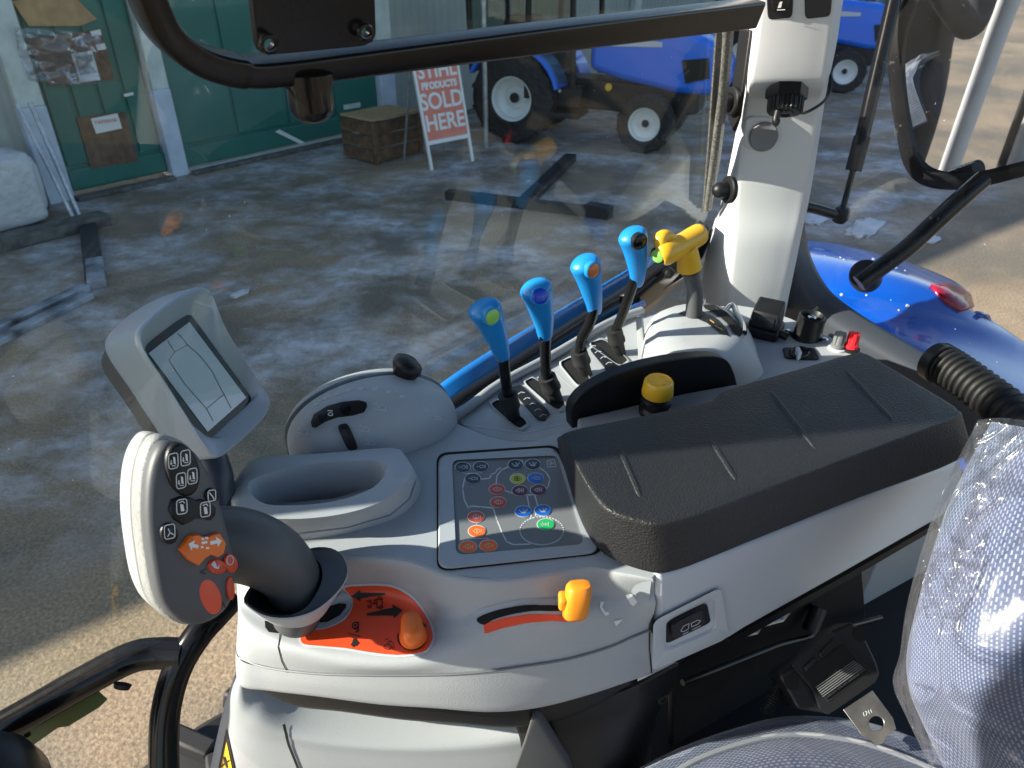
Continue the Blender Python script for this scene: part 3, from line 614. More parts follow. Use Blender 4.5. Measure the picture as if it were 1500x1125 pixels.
# ---- grey cab pillar
PYV = 1.15
pil = thing('cab_pillar', 'pale grey moulded cab pillar with switches and trim plugs behind the levers', 'pillar', P(1100, 450, -.53))
rows_ = []
for v, lb, fl, fr_, rb, dy in ((-420, 1150, 1166, 1305, 1320, 0), (-200, 1122, 1137, 1262, 1275, 0), (0, 1101, 1112, 1226, 1235, 0), (60, 1096, 1105, 1218, 1226, 0), (105, 1092, 1098, 1211, 1216, 0), (125, 1091, 1096, 1207, 1211, .004), (140, 1090, 1094, 1204, 1208, .030), (152, 1087, 1092, 1202, 1206, .040), (200, 1078, 1085, 1194, 1199, .038), (260, 1066, 1079, 1184, 1190, .034), (310, 1056, 1074, 1175, 1181, .028), (350, 1043, 1072, 1166, 1172, .016), (390, 1032, 1068, 1158, 1164, .012), (430, 1024, 1064, 1149, 1156, .01), (480, 1015, 1058, 1138, 1146, .01)):
    y = PYV+dy
    k = [PY(lb, v, y+.09), PY((lb+fl)/2, v, y+.03), PY(fl, v, y+.004), PY(fl+9, v, y-.002), PY((fl+fr_)/2, v, y-.003), PY(fr_-9, v, y+.001), PY(fr_, v, y+.008), PY(rb, v, y+.06), PY(rb-25, v, y+.15), PY(lb+20, v, y+.16)]
    z = k[4].z
    for i in range(len(k)): k[i] = Vector((k[i].x, k[i].y, z))
    rows_.append(cr(k, 3, True))
R2 = [cr([r[j] for r in rows_], 3) for j in range(len(rows_[0]))]
pilo = loft('pillar_trim', [[R2[j][i] for j in range(len(R2))] for i in range(len(R2[0]))], GREYP, pil, ang=180)
bpy.context.view_layer.update()
tp_ = bvh(pilo)
def onp(u, v): return hit(tp_, u, v)
def plate_on(name, px, tree, mat, parent, th, bev=.001, seg=2, off=.0):
    """solid raised plate whose outline lies on the best-fit plane of a surface"""
    q = [hit(tree, u, v) for u, v in px]; n = sum((x[1] for x in q), Vector()).normalized(); c = sum((x[0] for x in q), Vector())/len(q)
    pts = [PP(u, v, c+n*(th+off), n) for u, v in px]
    return prism(name, pts, -n*(th+.004), mat, parent, bev, seg), c, n
def rrect(pts, r=.22, k=4):
    """rounded polygon in picture units"""
    o = []; n = len(pts)
    for i in range(n):
        a, b, c = Vector(pts[i-1]), Vector(pts[i]), Vector(pts[(i+1) % n]); p = b.lerp(a, r); q = b.lerp(c, r)
        for j in range(k+1): t = j/k; s = p.lerp(b, t).lerp(b.lerp(q, t), t); o.append((s.x, s.y))
    return o
sw, c_, n_ = plate_on('switch_frame', rrect([(1122, -30), (1164, -34), (1161, 26), (1125, 29)], .16), tp_, BLACK, pil, .0015, .001)
plate_on('rocker', rrect([(1129, -30), (1159, -33), (1156, 15), (1131, 18)], .25), tp_, BGLOSS, sw, .006, .002)
sticker('symbol', [[(1139, 12), (1142, 3), (1146, 2), (1144, 11)], [(1138, 14), (1150, 13.4), (1150, 14.8), (1138, 15.4)]], (c_+n_*.0076, n_), WHITE, sw, .0001)
plate_on('blank_cover', rrect([(1179, -30), (1222, -34), (1217, 24), (1180, 28)], .16), tp_, BLACK, pil, .002, .001)
pq, c2, n2 = plate_on('plug_plate', rrect([(1092, 170), (1142, 172), (1138, 222), (1088, 218)], .25), tp_, GREYP, pil, .006, .003)
lathe('trim_plug', [(.0225, 0), (.0225, .004), (.0205, .006), (.019, .0052), (.001, .0056)], PP(1118, 200, c2+n2*.006, n2), n2, DGL, pq, 36)
sdn = Vector((-.08, -.45, -.89)).normalized(); so = onp(1150, 128)[0]+Vector((-.005, -.024, .0))
sk_ = thing('socket_cap', 'ribbed black screw cap with tether hanging from the pillar socket', 'cap', so)
lathe('hex_nut', [(.030, -.004), (.030, .012), (.027, .014)], so, sdn, BLACK, sk_, 6, ang=20)
cap_ = [];
for h, r in ((.010, .0235), (.014, .025), (.030, .0245), (.033, .022)):
    e1 = sdn.orthogonal().normalized(); e2 = sdn.cross(e1)
    cap_.append([so+sdn*h+(e1*math.cos(2*math.pi*j/96)+e2*math.sin(2*math.pi*j/96))*(r+(.0009 if j % 4 < 2 else -.0009)) for j in range(96)])
loft('ribbed_cap', cap_, BLACK, sk_, ang=25)
lathe('cap_disc', [(.013, .0325), (.012, .036), (.009, .036), (.008, .034), (.001, .034)], so, sdn, BGLOSS, sk_, 24)
tube('tab', [so+sdn*.03+Vector((-.014, -.012, .002)), so+sdn*.038+Vector((-.016, -.014, -.003)), so+sdn*.040+Vector((-.012, -.014, -.004))], .0055, BLACK, sk_, n=3)
c1 = onp(1190, 150)[0]
tube('tether', [so+sdn*.03+Vector((.018, -.004, 0)), PY(1180, 165, 1.135), PY(1205, 150, 1.15), PY(1216, 130, 1.17), PY(1216, 105, 1.19)], .0022, BLACK, sk_, n=6, seg=8)
for u, v in ((1114, 133), (1194, 134)):
    p, n = onp(u, v); lathe('screw_cover', [(.009, -.001), (.009, .0008), (.001, .001)], p, n, GREYP, pil, 18)
# ---- rear glazing, strut, mirror
RD = Vector((.731, -.682, 0)).normalized(); RN = Vector((.682, .731, 0)).normalized()   # rear pane runs along RD, faces RN outwards
R0 = PY(1167, 337, 1.284)
def Rp(u, v, off=0): return PP(u, v, R0+RN*off, RN)
rw = thing('rear_window', 'clear curved rear window with black lower frame above the blue fender', 'window', Rp(1283, 483))
rl_ = [(1166, 300), (1172, 350), (1186, 392), (1212, 432), (1250, 462), (1300, 494), (1367, 535), (1440, 580), (1520, 640), (1640, 730)]
pane('glass', [Rp(u, v) for u, v in rl_+[(1900, 730), (1900, -420), (1195, -420), (1180, 100)]], RN*.005, GLASS2, rw)
inn = [(1150, 400), (1153, 418), (1166, 440), (1185, 462), (1215, 484), (1270, 515), (1330, 548), (1410, 600), (1480, 665), (1600, 770)]
grid('lower_frame', [[Rp(u, v, -.002) for u, v in rl_], [Rp((u+a)/2+3, (v+b)/2+3, -.03) for (u, v), (a, b) in zip(rl_, inn)], [Rp(a, b, -.035) for a, b in inn], [Rp(a-4, b+40, -.03) for a, b in inn]], 5, 3, M('slate frame', (.05, .056, .07), .38, bump=.2, bscale=700), rw, solid=.012)
tube('seal', [Rp(u, v, .002) for u, v in rl_], .007, RUB, rw, n=5, seg=10)
gs = thing('gas_strut', 'black gas strut with thin rod hanging beside the pillar', 'strut', PD(1232, 318, 1.36))
tube('cylinder', [PD(1322, -120, 1.22), PD(1309, 0, 1.26), PD(1262, 205, 1.325)], .0125, BGLOSS, gs)
tube('collar', [PD(1263, 200, 1.324), PD(1250, 250, 1.34)], .0145, BLACK, gs); tube('rod', [PD(1250, 248, 1.34), PD(1235, 304, 1.355)], .0055, BGLOSS, gs)
lathe('ball_joint', [(.001, -.016), (.012, -.013), (.0155, -.004), (.0155, .006), (.012, .014), (.001, .016)], PD(1232, 315, 1.36), (.1, -.2, 1), BLACK, gs, 20)
tube('bracket', [PD(1160, 298, 1.31), PD(1195, 306, 1.33), PD(1222, 314, 1.35)], .0095, BPAINT, gs)
sticker('printed_label', [l for k in range(7) for l in pl([(1266+k*3.3+(0), 160-k*.0+random.random()*3), (1273+k*3.0, 128+random.random()*4)], .8)], bvh(gs.children[0]), M('faded print', (.16, .16, .17), .6), gs, .0004, 8)
MC = PD(1440, 140, 1.30)
MN = Vector((-.385, -.92, -.03)).normalized(); MX = ZU.cross(MN).normalized(); MYv = MN.cross(MX)
mi = thing('rear_view_mirror', 'large rounded black mirror on a bent tubular arm', 'mirror', MC)
mo = cr([Vector((u, v, 0)) for u, v in ((1352, -25), (1325, 15), (1311, 70), (1312, 130), (1322, 195), (1334, 240), (1362, 264), (1420, 268), (1500, 250), (1580, 230), (1640, 190), (1650, 60), (1630, -60), (1500, -80), (1400, -60))], 5, True)
def mring(k, off): 
    c = Vector((1480, 90, 0)); return [PP((c+(p-c)*k).x, (c+(p-c)*k).y, MC, MN)+MN*off for p in mo]
loft('housing', [mring(.905, .006), mring(.935, .012), mring(.99, .011), mring(1.05, .002), mring(1.055, -.012), mring(.95, -.04), mring(.6, -.06)], BLACK, mi, cap=(False, True))
mk('mirror_glass', mring(.915, .005)+mring(.915, .002), [list(range(len(mo)))]+[[i, (i+1) % len(mo), len(mo)+(i+1) % len(mo), len(mo)+i] for i in range(len(mo))], M('mirror silver', (.86, .87, .88), .01, metal=1), mi)
tube('arm', [PD(1440, 262, 1.33), PD(1408, 290, 1.33), PD(1370, 325, 1.34), PD(1330, 362, 1.35), PD(1290, 392, 1.36), PD(1258, 415, 1.37)], .0165, BGLOSS, mi, n=5, seg=18)
lathe('mount', [(.028, -.02), (.030, 0), (.028, .014), (.012, .018), (.001, .019)], PD(1268, 404, 1.40), (-.5, -.6, .6), BLACK, mi, 26)
# ---- blue rear fender seen through the rear window, with its red lamp
fe = thing('rear_fender', 'glossy blue rear fender of the tractor with a red tail lamp', 'fender', P(1330, 430, -.8))
fg = [[P(1160, 352, -.74), P(1200, 353, -.72), P(1260, 364, -.70), P(1330, 384, -.70), P(1395, 410, -.71), P(1424, 432, -.74)],
      [P(1160, 372, -.66), P(1200, 375, -.645), P(1260, 388, -.63), P(1330, 405, -.63), P(1392, 430, -.65), P(1428, 458, -.69)],
      [P(1165, 415, -.66), P(1215, 420, -.645), P(1280, 425, -.64), P(1345, 440, -.65), P(1410, 462, -.68), P(1470, 480, -.73)],
      [P(1180, 440, -.70), P(1230, 455, -.69), P(1300, 470, -.69), P(1370, 486, -.70), P(1440, 505, -.73), P(1540, 540, -.79)],
      [P(1195, 470, -.74), P(1250, 500, -.73), P(1320, 530, -.73), P(1390, 570, -.74), P(1470, 615, -.77), P(1600, 680, -.84)],
      [P(1195, 560, -.98), P(1250, 600, -.98), P(1320, 640, -.98), P(1390, 690, -1.0), P(1480, 760, -1.0), P(1600, 840, -1.05)]]
fgo = grid('fender_panel', fg, 8, 6, BLUE, fe, solid=.01)
bpy.context.view_layer.update(); tf_ = bvh(fgo)
REDL = M('red lens', (.28, .008, .03), .2)
v_, f_ = spoly([(1362, 420), (1388, 418), (1418, 432), (1424, 452), (1404, 458), (1384, 444)], tf_, .006, 8); mk('tail_lamp', v_, f_, REDL, fe, 180, solid=.012)
# beads of melted frost on the paint
for k in range(12):
    t_ = random.random(); i_ = random.choice((0, 1)); a = ((1200, 378), (1300, 390), (1400, 425)) if i_ == 0 else ((1215, 425), (1330, 452), (1480, 530))
    q = cr([Vector((x, y, 0)) for x, y in a], 10); q = q[int(t_*(len(q)-1))]; p, n = hit(tf_, q.x+random.gauss(0, 6), q.y+random.gauss(0, 5)); r = random.uniform(.0015, .0042)
    if k == 0: WATER = M('water bead', (.9, .93, 1), .03, trans=0, spec=1, metal=.6)
    lathe('water_bead', [(r, 0), (r*.8, r*.4), (r*.3, r*.6), (.0001, r*.62)], p, n, WATER, fe, 8, ang=180)
# ---- corrugated hose by the rear frame
hz = thing('corrugated_hose', 'black corrugated hose beside the rear window frame', 'hose', PD(1485, 610, 1.02))
hp = cr([PD(1372, 528, 1.12), PD(1400, 545, 1.09), PD(1445, 578, 1.05), PD(1500, 622, 1.0), PD(1560, 690, .97)], 22); ct = [PD(1372, 528, 1.12)]
loft('hose', tuberings(hp, [.0255+.0055*math.sin(i*2*math.pi/4.0) for i in range(len(hp))], 24), RUB, hz, ang=180)
lathe('end_collar', [(.031, 0), (.031, .016), (.026, .018)], hp[0]-Vector((.004, 0, 0)), hp[4]-hp[0], BLACK, hz, 24)
# ---- roof, far pillars and floor of the cab (they shade the place)
cabf = thing('cab_shell', 'cab roof, front corner posts and floor around the driver seat', 'cab', (0, 0, .95))
RFZ = 2.45+.52
RFm = M('roof lining', (.07, .07, .072), .85)
tf = Vector((-TW.x, -TW.y, 0))           # forward
side = Vector((-NO.x, -NO.y, 0)).normalized()   # towards the door side
base = CAM*0+Vector((W0.x, W0.y, 0))
def K(f, s, z): return base+tf*f+side*s+ZU*z
prism('roof', [K(-.85, -.06, RFZ), K(1.15, -.06, RFZ), K(1.15, 1.32, RFZ), K(-.85, 1.32, RFZ)], ZU*.12, RFm, cabf, .03)
box('floor', K(.1, .70, 1.15), (1.7, 1.1, .03), M('floor mat', (.11, .11, .11), .8, bump=.4, bscale=300), cabf, (tf, side, ZU))
for f, s in ((1.05, 0.03), (1.05, 1.42), (-.35, 1.46)): tube('corner_post', [K(f, s, 1.1), K(f-.05, s, 2.0), K(f-.15, s, RFZ)], .042, GREYP, cabf)
exs = thing('unseen_exhaust_stack', 'unseen upright exhaust stack outside the cab, widened to shade the console', 'exhaust', (-1.02, .43, 1.2))
tube('pipe', [(-1.02, .47, 1.2), (-1.02, .47, 2.6), (-1.04, .48, 3.1)], .09, BPAINT, exs, seg=24); tube('widened_shield', [(-1.02, .47, 1.3), (-1.02, .47, 2.75)], .10, GALV, exs, seg=24)  # out of view; widened so its shadow covers the dome and deck

# ================================================================= ARMREST CONSOLE
con = thing('armrest_console', 'light grey moulded control console in front of the black armrest cushion', 'console', P(650, 850, -.60))
ZD = -.490
AXA = Vector((.1347, .4678, 0)); AXD = Vector((.875, .484, 0)).normalized(); ARN = Vector((AXD.y, -AXD.x, 0))      # armrest side plane
def AP(u, v, off=0): return PP(u, v, AXA+Vector((0, 0, CAM.z))+ARN*off, ARN)
ridge = [(955, 846), (910, 838), (865, 829), (800, 840), (730, 848), (660, 841), (600, 820), (545, 813), (470, 812), (420, 795), (345, 770)]
deck = [(345, 770), (333, 738), (355, 695), (425, 668), (520, 640), (620, 600), (640, 600), (655, 612), (672, 622), (717, 640), (750, 647), (783, 647), (815, 635), (845, 630), (950, 640), (1040, 760)]
cuph = [(362, 714), (380, 702), (453, 688), (533, 682), (556, 686), (558, 696), (540, 715), (490, 730), (430, 736), (385, 733)]
dko = prism_hole('deck', deck+ridge, [cuph], (lambda u, v: P(u, v, ZD), Vector((0, 0, -.045))), GREY, con, .0)
# sculpted front: ridge -> valley -> shelf -> shoulder -> seam -> lower edge
rowR = [P(u, v, ZD-.0006) for u, v in ((345, 770), (420, 795), (470, 812), (545, 813), (600, 820), (660, 841), (730, 848), (800, 840), (865, 829), (910, 838), (956, 846))]
rowR1 = [P(u, v, z) for u, v, z in ((346, 790, -.494), (415, 812, -.496), (465, 828, -.497), (543, 825, -.496), (601, 832, -.496), (657, 853, -.496), (726, 858, -.494), (798, 848, -.493), (864, 837, -.493), (910, 845, -.494), (957, 852, -.495))]
rowV = [P(u, v, z) for u, v, z in ((350, 850, -.525), (402, 880, -.532), (452, 890, -.534), (540, 868, -.534), (606, 880, -.533), (648, 902, -.53), (712, 893, -.516), (790, 876, -.507), (862, 866, -.508), (912, 869, -.514), (958, 866, -.512))]
rowV2 = [P(u, v, z) for u, v, z in ((352, 880, -.535), (398, 910, -.538), (450, 925, -.539), (535, 905, -.538), (612, 915, -.538), (655, 925, -.534), (725, 908, -.518), (800, 888, -.509), (870, 882, -.514), (916, 882, -.521), (959, 876, -.518))]
rowS = [P(u, v, z) for u, v, z in ((353, 915, -.541), (394, 942, -.542), (450, 957, -.542), (520, 965, -.542), (598, 967, -.541), (665, 954, -.536), (738, 930, -.527), (812, 912, -.52), (880, 903, -.525), (921, 897, -.53), (960, 888, -.525))]
rowD = [PY(350, 962, .452), PY(388, 976, .440), PY(453, 985, .428), PY(530, 988, .420), PY(620, 988, .417), PY(690, 985, .418), PY(760, 976, .424), PY(830, 965, .434), PY(890, 948, .447), AP(925, 933), AP(952, 922)]
rowE = [PY(353, 1003, .455), PY(398, 1011, .442), PY(468, 1019, .430), PY(558, 1031, .421), PY(640, 1037, .416), PY(722, 1043, .417), PY(792, 1036, .424), PY(862, 1018, .436), PY(922, 998, .452), AP(960, 985), AP(990, 970)]
rowF = [p+Vector((0, .03, .004)) for p in rowE]
def lw(rows): # wrap the left end round
    return [[r[0]+Vector((-.012, .09, -.004)), r[0]+Vector((-.010, .03, -.002))]+r for r in rows]
top_rows = lw([rowR, rowR1, rowV, rowV2, rowS, rowD])
frt = grid('front_moulding', top_rows, 7, 6, GREYL, con)
skr = grid('side_skirt', lw([[p+Vector((0, -.0014, 0)) for p in rowD], [a.lerp(b, .5)+Vector((0, -.004, 0)) for a, b in zip(rowD, rowE)], rowE, rowF]), 7, 5, GREYL, con, solid=0)
tube('seam', [p+Vector((0, -.0012, .0006)) for p in cr(lw([rowD])[0][2:], 6)], .0011, MEMB, con, seg=6)
bpy.context.view_layer.update(); TC = bvh(frt, skr, dko)
sticker('seam_line', pl([(411, 925), (408, 948), (413, 968), (421, 984)], 1.6), TC, HOLE, con, .0005, 5)
# side seam between console and armrest panel
sticker('seam_line', pl([(963, 842), (964, 870), (960, 895), (951, 915), (951, 950), (954, 985)], 1.8), TC, HOLE, con, .0008, 5)
# black lower valance
lowr = [p+Vector((.004, .012, -.001)) for p in rowE]; low2 = [p+Vector((.012, .016, -.048 if i > 0 else -.034)) for i, p in enumerate(rowE)]; low3 = [p+Vector((.02, .05, -.05)) for p in rowE]
grid('valance', [r[0:9] for r in (lowr, low2, low3)], 6, 5, BGLOSS if 0 else BLACK, con, solid=.004)
# ---- button panel
fr_o = rrect([(642, 667), (815, 655), (880, 810), (642, 835)], .09, 5); fr_i = rrect([(662, 674), (816, 667), (856, 797), (668, 813)], .07, 5)
struct_ = None
mg = rrect([(639.5, 664), (818, 652), (884, 812), (640, 838.5)], .09, 5)
sticker('panel_gap', mg, (CAM+ZU*ZD, ZU), HOLE, con, .0006, 400)
pf = loft('panel_frame', [[P(u, v, ZD+.0008) for u, v in fr_o], [P(u, v, ZD+.0036) for u, v in rrect([(644, 669), (814.5, 657), (878, 808), (644, 832)], .09, 5)], [P(u, v, ZD+.0036) for u, v in fr_i], [P(u, v, ZD+.0008) for u, v in fr_i]], GREY, con, cap=(False, False), ang=25)
mb = prism('membrane', [P(u, v, ZD+.0016) for u, v in rrect([(661, 673), (817, 666), (857, 798), (667, 814)], .07, 5)], (0, 0, -.0009), MEMB, pf)
pz = (CAM+ZU*(ZD+.0016), ZU)
Z1 = lambda L: [(600+x/5, 620+y/5) for x, y in L]
lines = [Z1(ell(832, 402, 200, 125, 40, -8, 48))[0:], Z1([(718, 322), (672, 345), (640, 385), (634, 440)]), Z1([(945, 322), (1000, 360), (1028, 410), (1015, 465), (985, 500), (900, 525), (820, 527), (740, 510), (690, 490)]),
         Z1([(522, 410), (585, 405), (598, 376), (630, 364), (640, 342), (668, 328)]), Z1([(402, 410), (388, 480), (400, 560), (432, 625), (446, 608), (520, 612), (612, 622), (640, 710), (680, 810), (712, 868), (760, 890), (880, 886)]),
         Z1(ell(968, 788, 160, 103, 40)+[(1128, 788)]), Z1([(860, 530), (875, 610)]), Z1([(917, 528), (938, 600)]), Z1([(890, 670), (888, 692)]), Z1([(922, 660), (924, 690)])]
sticker('tractor_outline', [q for l in lines[1:] for q in pl(l, 1.9)], pz, DIMW, mb, .0002, 400)
sticker('link_lines', [q for l in (Z1([(392, 362), (392, 368), (528, 364), (528, 358)]), Z1([(492, 735), (490, 745)]), Z1([(496, 836), (498, 845)]), Z1([(426, 858), (426, 849), (574, 842), (574, 852)]), Z1([(805, 270), (825, 272), (835, 300)])) for q in pl(l, .8)], pz, DIMW, mb, .0002, 400)
sticker('corner_icon', [q for l in (Z1([(1005, 275), (1060, 265), (1072, 318), (1012, 322), (1005, 275)]), Z1([(1018, 285), (1050, 280)]), Z1([(1020, 300), (1058, 296)]), Z1([(1030, 310), (1045, 280)])) for q in pl(l, 1.0)], pz, DIMW, mb, .0002, 400)
bcol = {'n': M('navy button', (.012, .022, .055), .3), 'y': M('lime button', (.50, .52, .08), .3), 'b': M('bright blue button', (.01, .13, .55), .3), 'r': M('brick button', (.50, .075, .04), .3), 'm': M('maroon button', (.10, .018, .045), .3), 'o': M('bright orange button', (.85, .14, .015), .3), 'g': M('emerald button', (.015, .42, .10), .3)}
blab = {'n': 'navy', 'y': 'lime', 'b': 'blue', 'r': 'brick red', 'm': 'maroon', 'o': 'orange', 'g': 'green'}
rnd = random.Random(3)
def glyph(cx, cy, k, s=1.0):
    g = []
    if k == 0: g = [[(-6, 0), (-4, 0)], ell(1, 0, 3.2, 2.2, 8)+[(4.2, 0)], [(5, -2), (7, -2), (7, 2), (5, 2)]]
    elif k == 1: g = [ell(0, 0, 4, 3, 10)+[(4, 0)], [(-6, 0), (-5, 0)], [(-1, -1.5), (1, 1.5)], [(6, -2), (6, 2)]]
    elif k == 2: g = [[(-6, -2), (-2, 2), (3, 1), (6, -3)], [(-3, 2.5), (4, 2.5)], [(0, -3), (2, 0)]]
    elif k == 3: g = [[(-5, -3), (2, -3), (2, 3), (-5, 3), (-5, -3)], ell(-1.5, 0, 1.5, 1.2, 6)+[(0, 0)], [(5, -2.5), (5, 2.5)]]
    elif k == 4: g = [[(-6, 0), (-1, -3), (-1, 3), (-6, 0)], [(2, -3), (2, 3)], [(5, -3), (5, 3)], [(-1, 0), (5, 0)]]
    elif k == 5: g = [[(-4, -3), (-4, 3)], [(-4, 0), (4, 0)], [(4, -3), (4, 3)], [(0, -2), (0, 2)], [(-7, -1), (-6, 1)]]
    return [q for l in g for q in pl([(cx+x*s, cy+y*s) for x, y in l], .9)]
for x, y, c, k in ((390, 322, 'n', 0), (522, 318, 'n', 0), (463, 405, 'n', 0), (777, 303, 'n', 2), (902, 300, 'n', 2), (793, 407, 'y', 3), (923, 402, 'b', 0), (832, 645, 'b', 2), (975, 637, 'b', 2), (640, 483, 'r', 1), (650, 578, 'r', 1), (486, 685, 'r', 1), (808, 493, 'm', 4), (943, 488, 'm', 4), (493, 790, 'o', 1), (427, 905, 'o', 1), (578, 897, 'o', 1), (997, 740, 'g', 5)):
    cx, cy = 600+x/5, 620+y/5; sc = .92+.16*(y-300)/600
    bt = loft('button', [[P(u, v, ZD+.0018) for u, v in ell(cx, cy, 12.9*sc, 8.7*sc, 24)], [P(u, v, ZD+.0021) for u, v in ell(cx, cy, 12.9*sc, 8.7*sc, 24)]], DIMW, mb)
    loft('key_face', [[P(u, v, ZD+.0020) for u, v in ell(cx, cy, 11.9*sc, 7.9*sc, 24)], [P(u, v, ZD+.0025) for u, v in ell(cx, cy, 11.7*sc, 7.7*sc, 24)]], bcol[c], bt)['label'] = blab[c]+' membrane key'
    sticker('symbol', glyph(cx, cy, k, 1.0*sc), (CAM+ZU*(ZD+.0025), ZU), BLKP if c == 'y' else (DIMW if c != 'o' else M('peach print', (.9, .55, .30), .5) if 'peach print' not in MT else MT['peach print']), bt, .0002, 400)
# ---- cup holder
NR = 48
inner = resample(cr([Vector((u, v, 0)) for u, v in ((362, 714), (380, 698), (453, 680), (533, 674), (560, 677), (566, 690), (545, 715), (490, 734), (430, 740), (385, 737))], 6, True), NR)
outer = resample(cr([Vector((u, v, 0)) for u, v in ((336, 734), (345, 703), (362, 677), (390, 669), (470, 664), (550, 657), (583, 657), (594, 668), (606, 694), (590, 718), (555, 740), (500, 756), (430, 763), (365, 757))], 6, True), NR)
foot = resample(cr([Vector((u, v, 0)) for u, v in ((330, 782), (336, 740), (356, 704), (390, 694), (470, 688), (550, 680), (592, 680), (610, 694), (618, 718), (602, 746), (566, 766), (505, 784), (430, 794), (358, 796))], 6, True), NR)
ZC = -.454
def alignr(a, ref):   # start index nearest in angle
    c = sum(a, Vector())/len(a); ang = [math.atan2((p-c).y, (p-c).x) for p in a]
    i0 = min(range(len(a)), key=lambda i: abs(ang[i]-math.pi*.999) if ang[i] > 0 else abs(ang[i]+math.pi*.999)); return a[i0:]+a[:i0]
inner, outer, foot = [alignr(a, None) for a in (inner, outer, foot)]
def shr(L, k): c = sum(L, Vector())/len(L); return [c+(p-c)*k for p in L]
P3 = lambda L, z: [P(p.x, p.y, z) for p in L]
def toC(R, k, dz): c = sum(R, Vector())/len(R); return [Vector((c.x+(p.x-c.x)*k, c.y+(p.y-c.y)*k, p.z+dz)) for p in R]
ri = P3(inner, ZC)
cup = loft('cup_holder', [P3(foot, ZD-.002), P3([a.lerp(b, .35) for a, b in zip(foot, outer)], ZD+.010), P3(outer, ZC-.004), P3([a.lerp(b, .12) for a, b in zip(outer, inner)], ZC), P3([a.lerp(b, .85) for a, b in zip(outer, inner)], ZC), ri, toC(ri, .975, -.006), toC(ri, .93, -.05), toC(ri, .88, -.095), toC(ri, .80, -.105), toC(ri, .3, -.107)], GREY, con, cap=(False, True), ang=60)
bpy.context.view_layer.update(); TCU = bvh(cup, dko)
sticker('seam_line', pl([(340, 786), (427, 783), (507, 773), (572, 754), (600, 730), (610, 700)], 1.2), TCU, MEMB, con, .0006, 5)
# ---- control dome with thumb wheels
DC = Vector((-.160, .694, 0)); DX = Vector((.917, .40, 0)).normalized(); DY = Vector((-DX.y, DX.x, 0))
dm = thing('control_dome', 'grey rounded control dome with thumbwheels and black slide knob', 'control', CAM+DC+ZU*ZD)
def domepart(name, y0, y1, k, mat, ax=.099, ay=.054, az=.067, z0=-.03):
    rings = []; n = 14
    for i in range(n+1):
        y = y0+(y1-y0)*i/n; s = math.sqrt(max(0, 1-(y/ay)**2)) if y < 0 else math.sqrt(max(0.0, 1-(y/.09)**2))
        s = max(s, .02); r = []
        for j in range(33):
            a = math.pi*j/32; r.append(CAM+DC+DY*y+DX*(-math.cos(a)*ax*k*(s**.8))+ZU*(ZD+math.sin(a)**.9*az*k*s))
        rings.append([r[0]+ZU*z0]+r+[r[-1]+ZU*z0])
    return loft(name, rings, mat, dm, closed=False, ang=50)
d_a = domepart('shell', -.0539, .016, 1.0, GREYM if 0 else GREY); d_s = domepart('slot_bed', .0, .026, .955, HOLE); d_b = domepart('rear_fin', .0225, .040, 1.035, GREY)
bpy.context.view_layer.update(); TD = bvh(d_a)
def S_(name, poly, mat, off=.0007, step=4): return sticker(name, poly, TD, mat, dm, off, step)
Z6 = lambda L: [(400+x/3.75, 520+y/3.75) for x, y in L]
sl1 = Z6([(212, 372), (228, 330), (300, 285), (380, 262), (470, 252), (512, 262), (518, 285), (500, 318), (440, 335), (360, 345), (290, 368), (240, 402), (218, 398)])
S_('wheel_rim', Z6([(203, 372), (222, 322), (298, 274), (380, 250), (478, 240), (522, 254), (528, 288), (506, 328), (440, 346), (362, 356), (296, 380), (242, 412), (212, 404)]), GREY, .0012); S_('wheel_slot', sl1, BLACK, .0018)
S_('wheel_notch', Z6(ell(400, 300, 30, 34, 16)), BGLOSS, .0022); S_('wheel_notch', Z6(ell(275, 345, 26, 30, 16)), BGLOSS, .0022)
S_('symbol', [Z6(q) for q in pl([(306, 312), (330, 312)], 5)]+[Z6(q) for q in pl(ell(320, 330, 12, 8, 10)+[(332, 330)], 4)], WHITE, .0028)
S_('wheel_rim', Z6([(330, 400), (420, 365), (492, 505), (400, 528)]), GREYM, .0010); S_('wheel_slot', Z6(rrect([(350, 388), (412, 372), (470, 512), (412, 526)], .3)), BLACK, .0016); S_('wheel_notch', Z6(rrect([(362, 398), (402, 386), (424, 440), (384, 450)], .3)), BGLOSS, .0022)
marks = []
for (x, y) in ((235, 275), (285, 240), (350, 215), (410, 197), (480, 187), (555, 188), (632, 203), (705, 228)):
    marks += pl([(x-10, y+6), (x-2, y-4), (x+4, y+6), (x+14, y-6)], 5.5)
for k in range(9): x = 265+k*52; y = 250-70*math.sin(k/8*math.pi*.75); marks += [ell(x-6, y+2, 4, 3, 6)]
for (x, y, s) in ((585, 285, 1.5), (165, 418, 1.2), (500, 405, 1.2), (530, 478, 1.2), (905, 345, .8), (838, 300, .7)):
    marks += pl([(x-22*s, y-10*s), (x-12*s, y-14*s), (x-8*s, y-4*s)], 4)+pl([(x-22*s, y+8*s), (x+22*s, y+14*s), (x+22*s, y-4*s)], 4)+pl([(x-6*s, y+4*s), (x+8*s, y-12*s), (x+14*s, y-4*s)], 4)
S_('printed_scale', [Z6(q) for q in marks], DIMW, .0007, 30)
kp = CAM+DC+DY*.018+DX*.045+ZU*(ZD+.062)
kn = (DX*.45+ZU*.9-DY*.1).normalized()
loft('slide_knob', tuberings([kp-kn*.012, kp, kp+kn*.008, kp+kn*.014, kp+kn*.018, kp+kn*.0195], [.008, .013, .0165, .0155, .010, .002], 20, 1.25), BLACK, dm, ang=180)
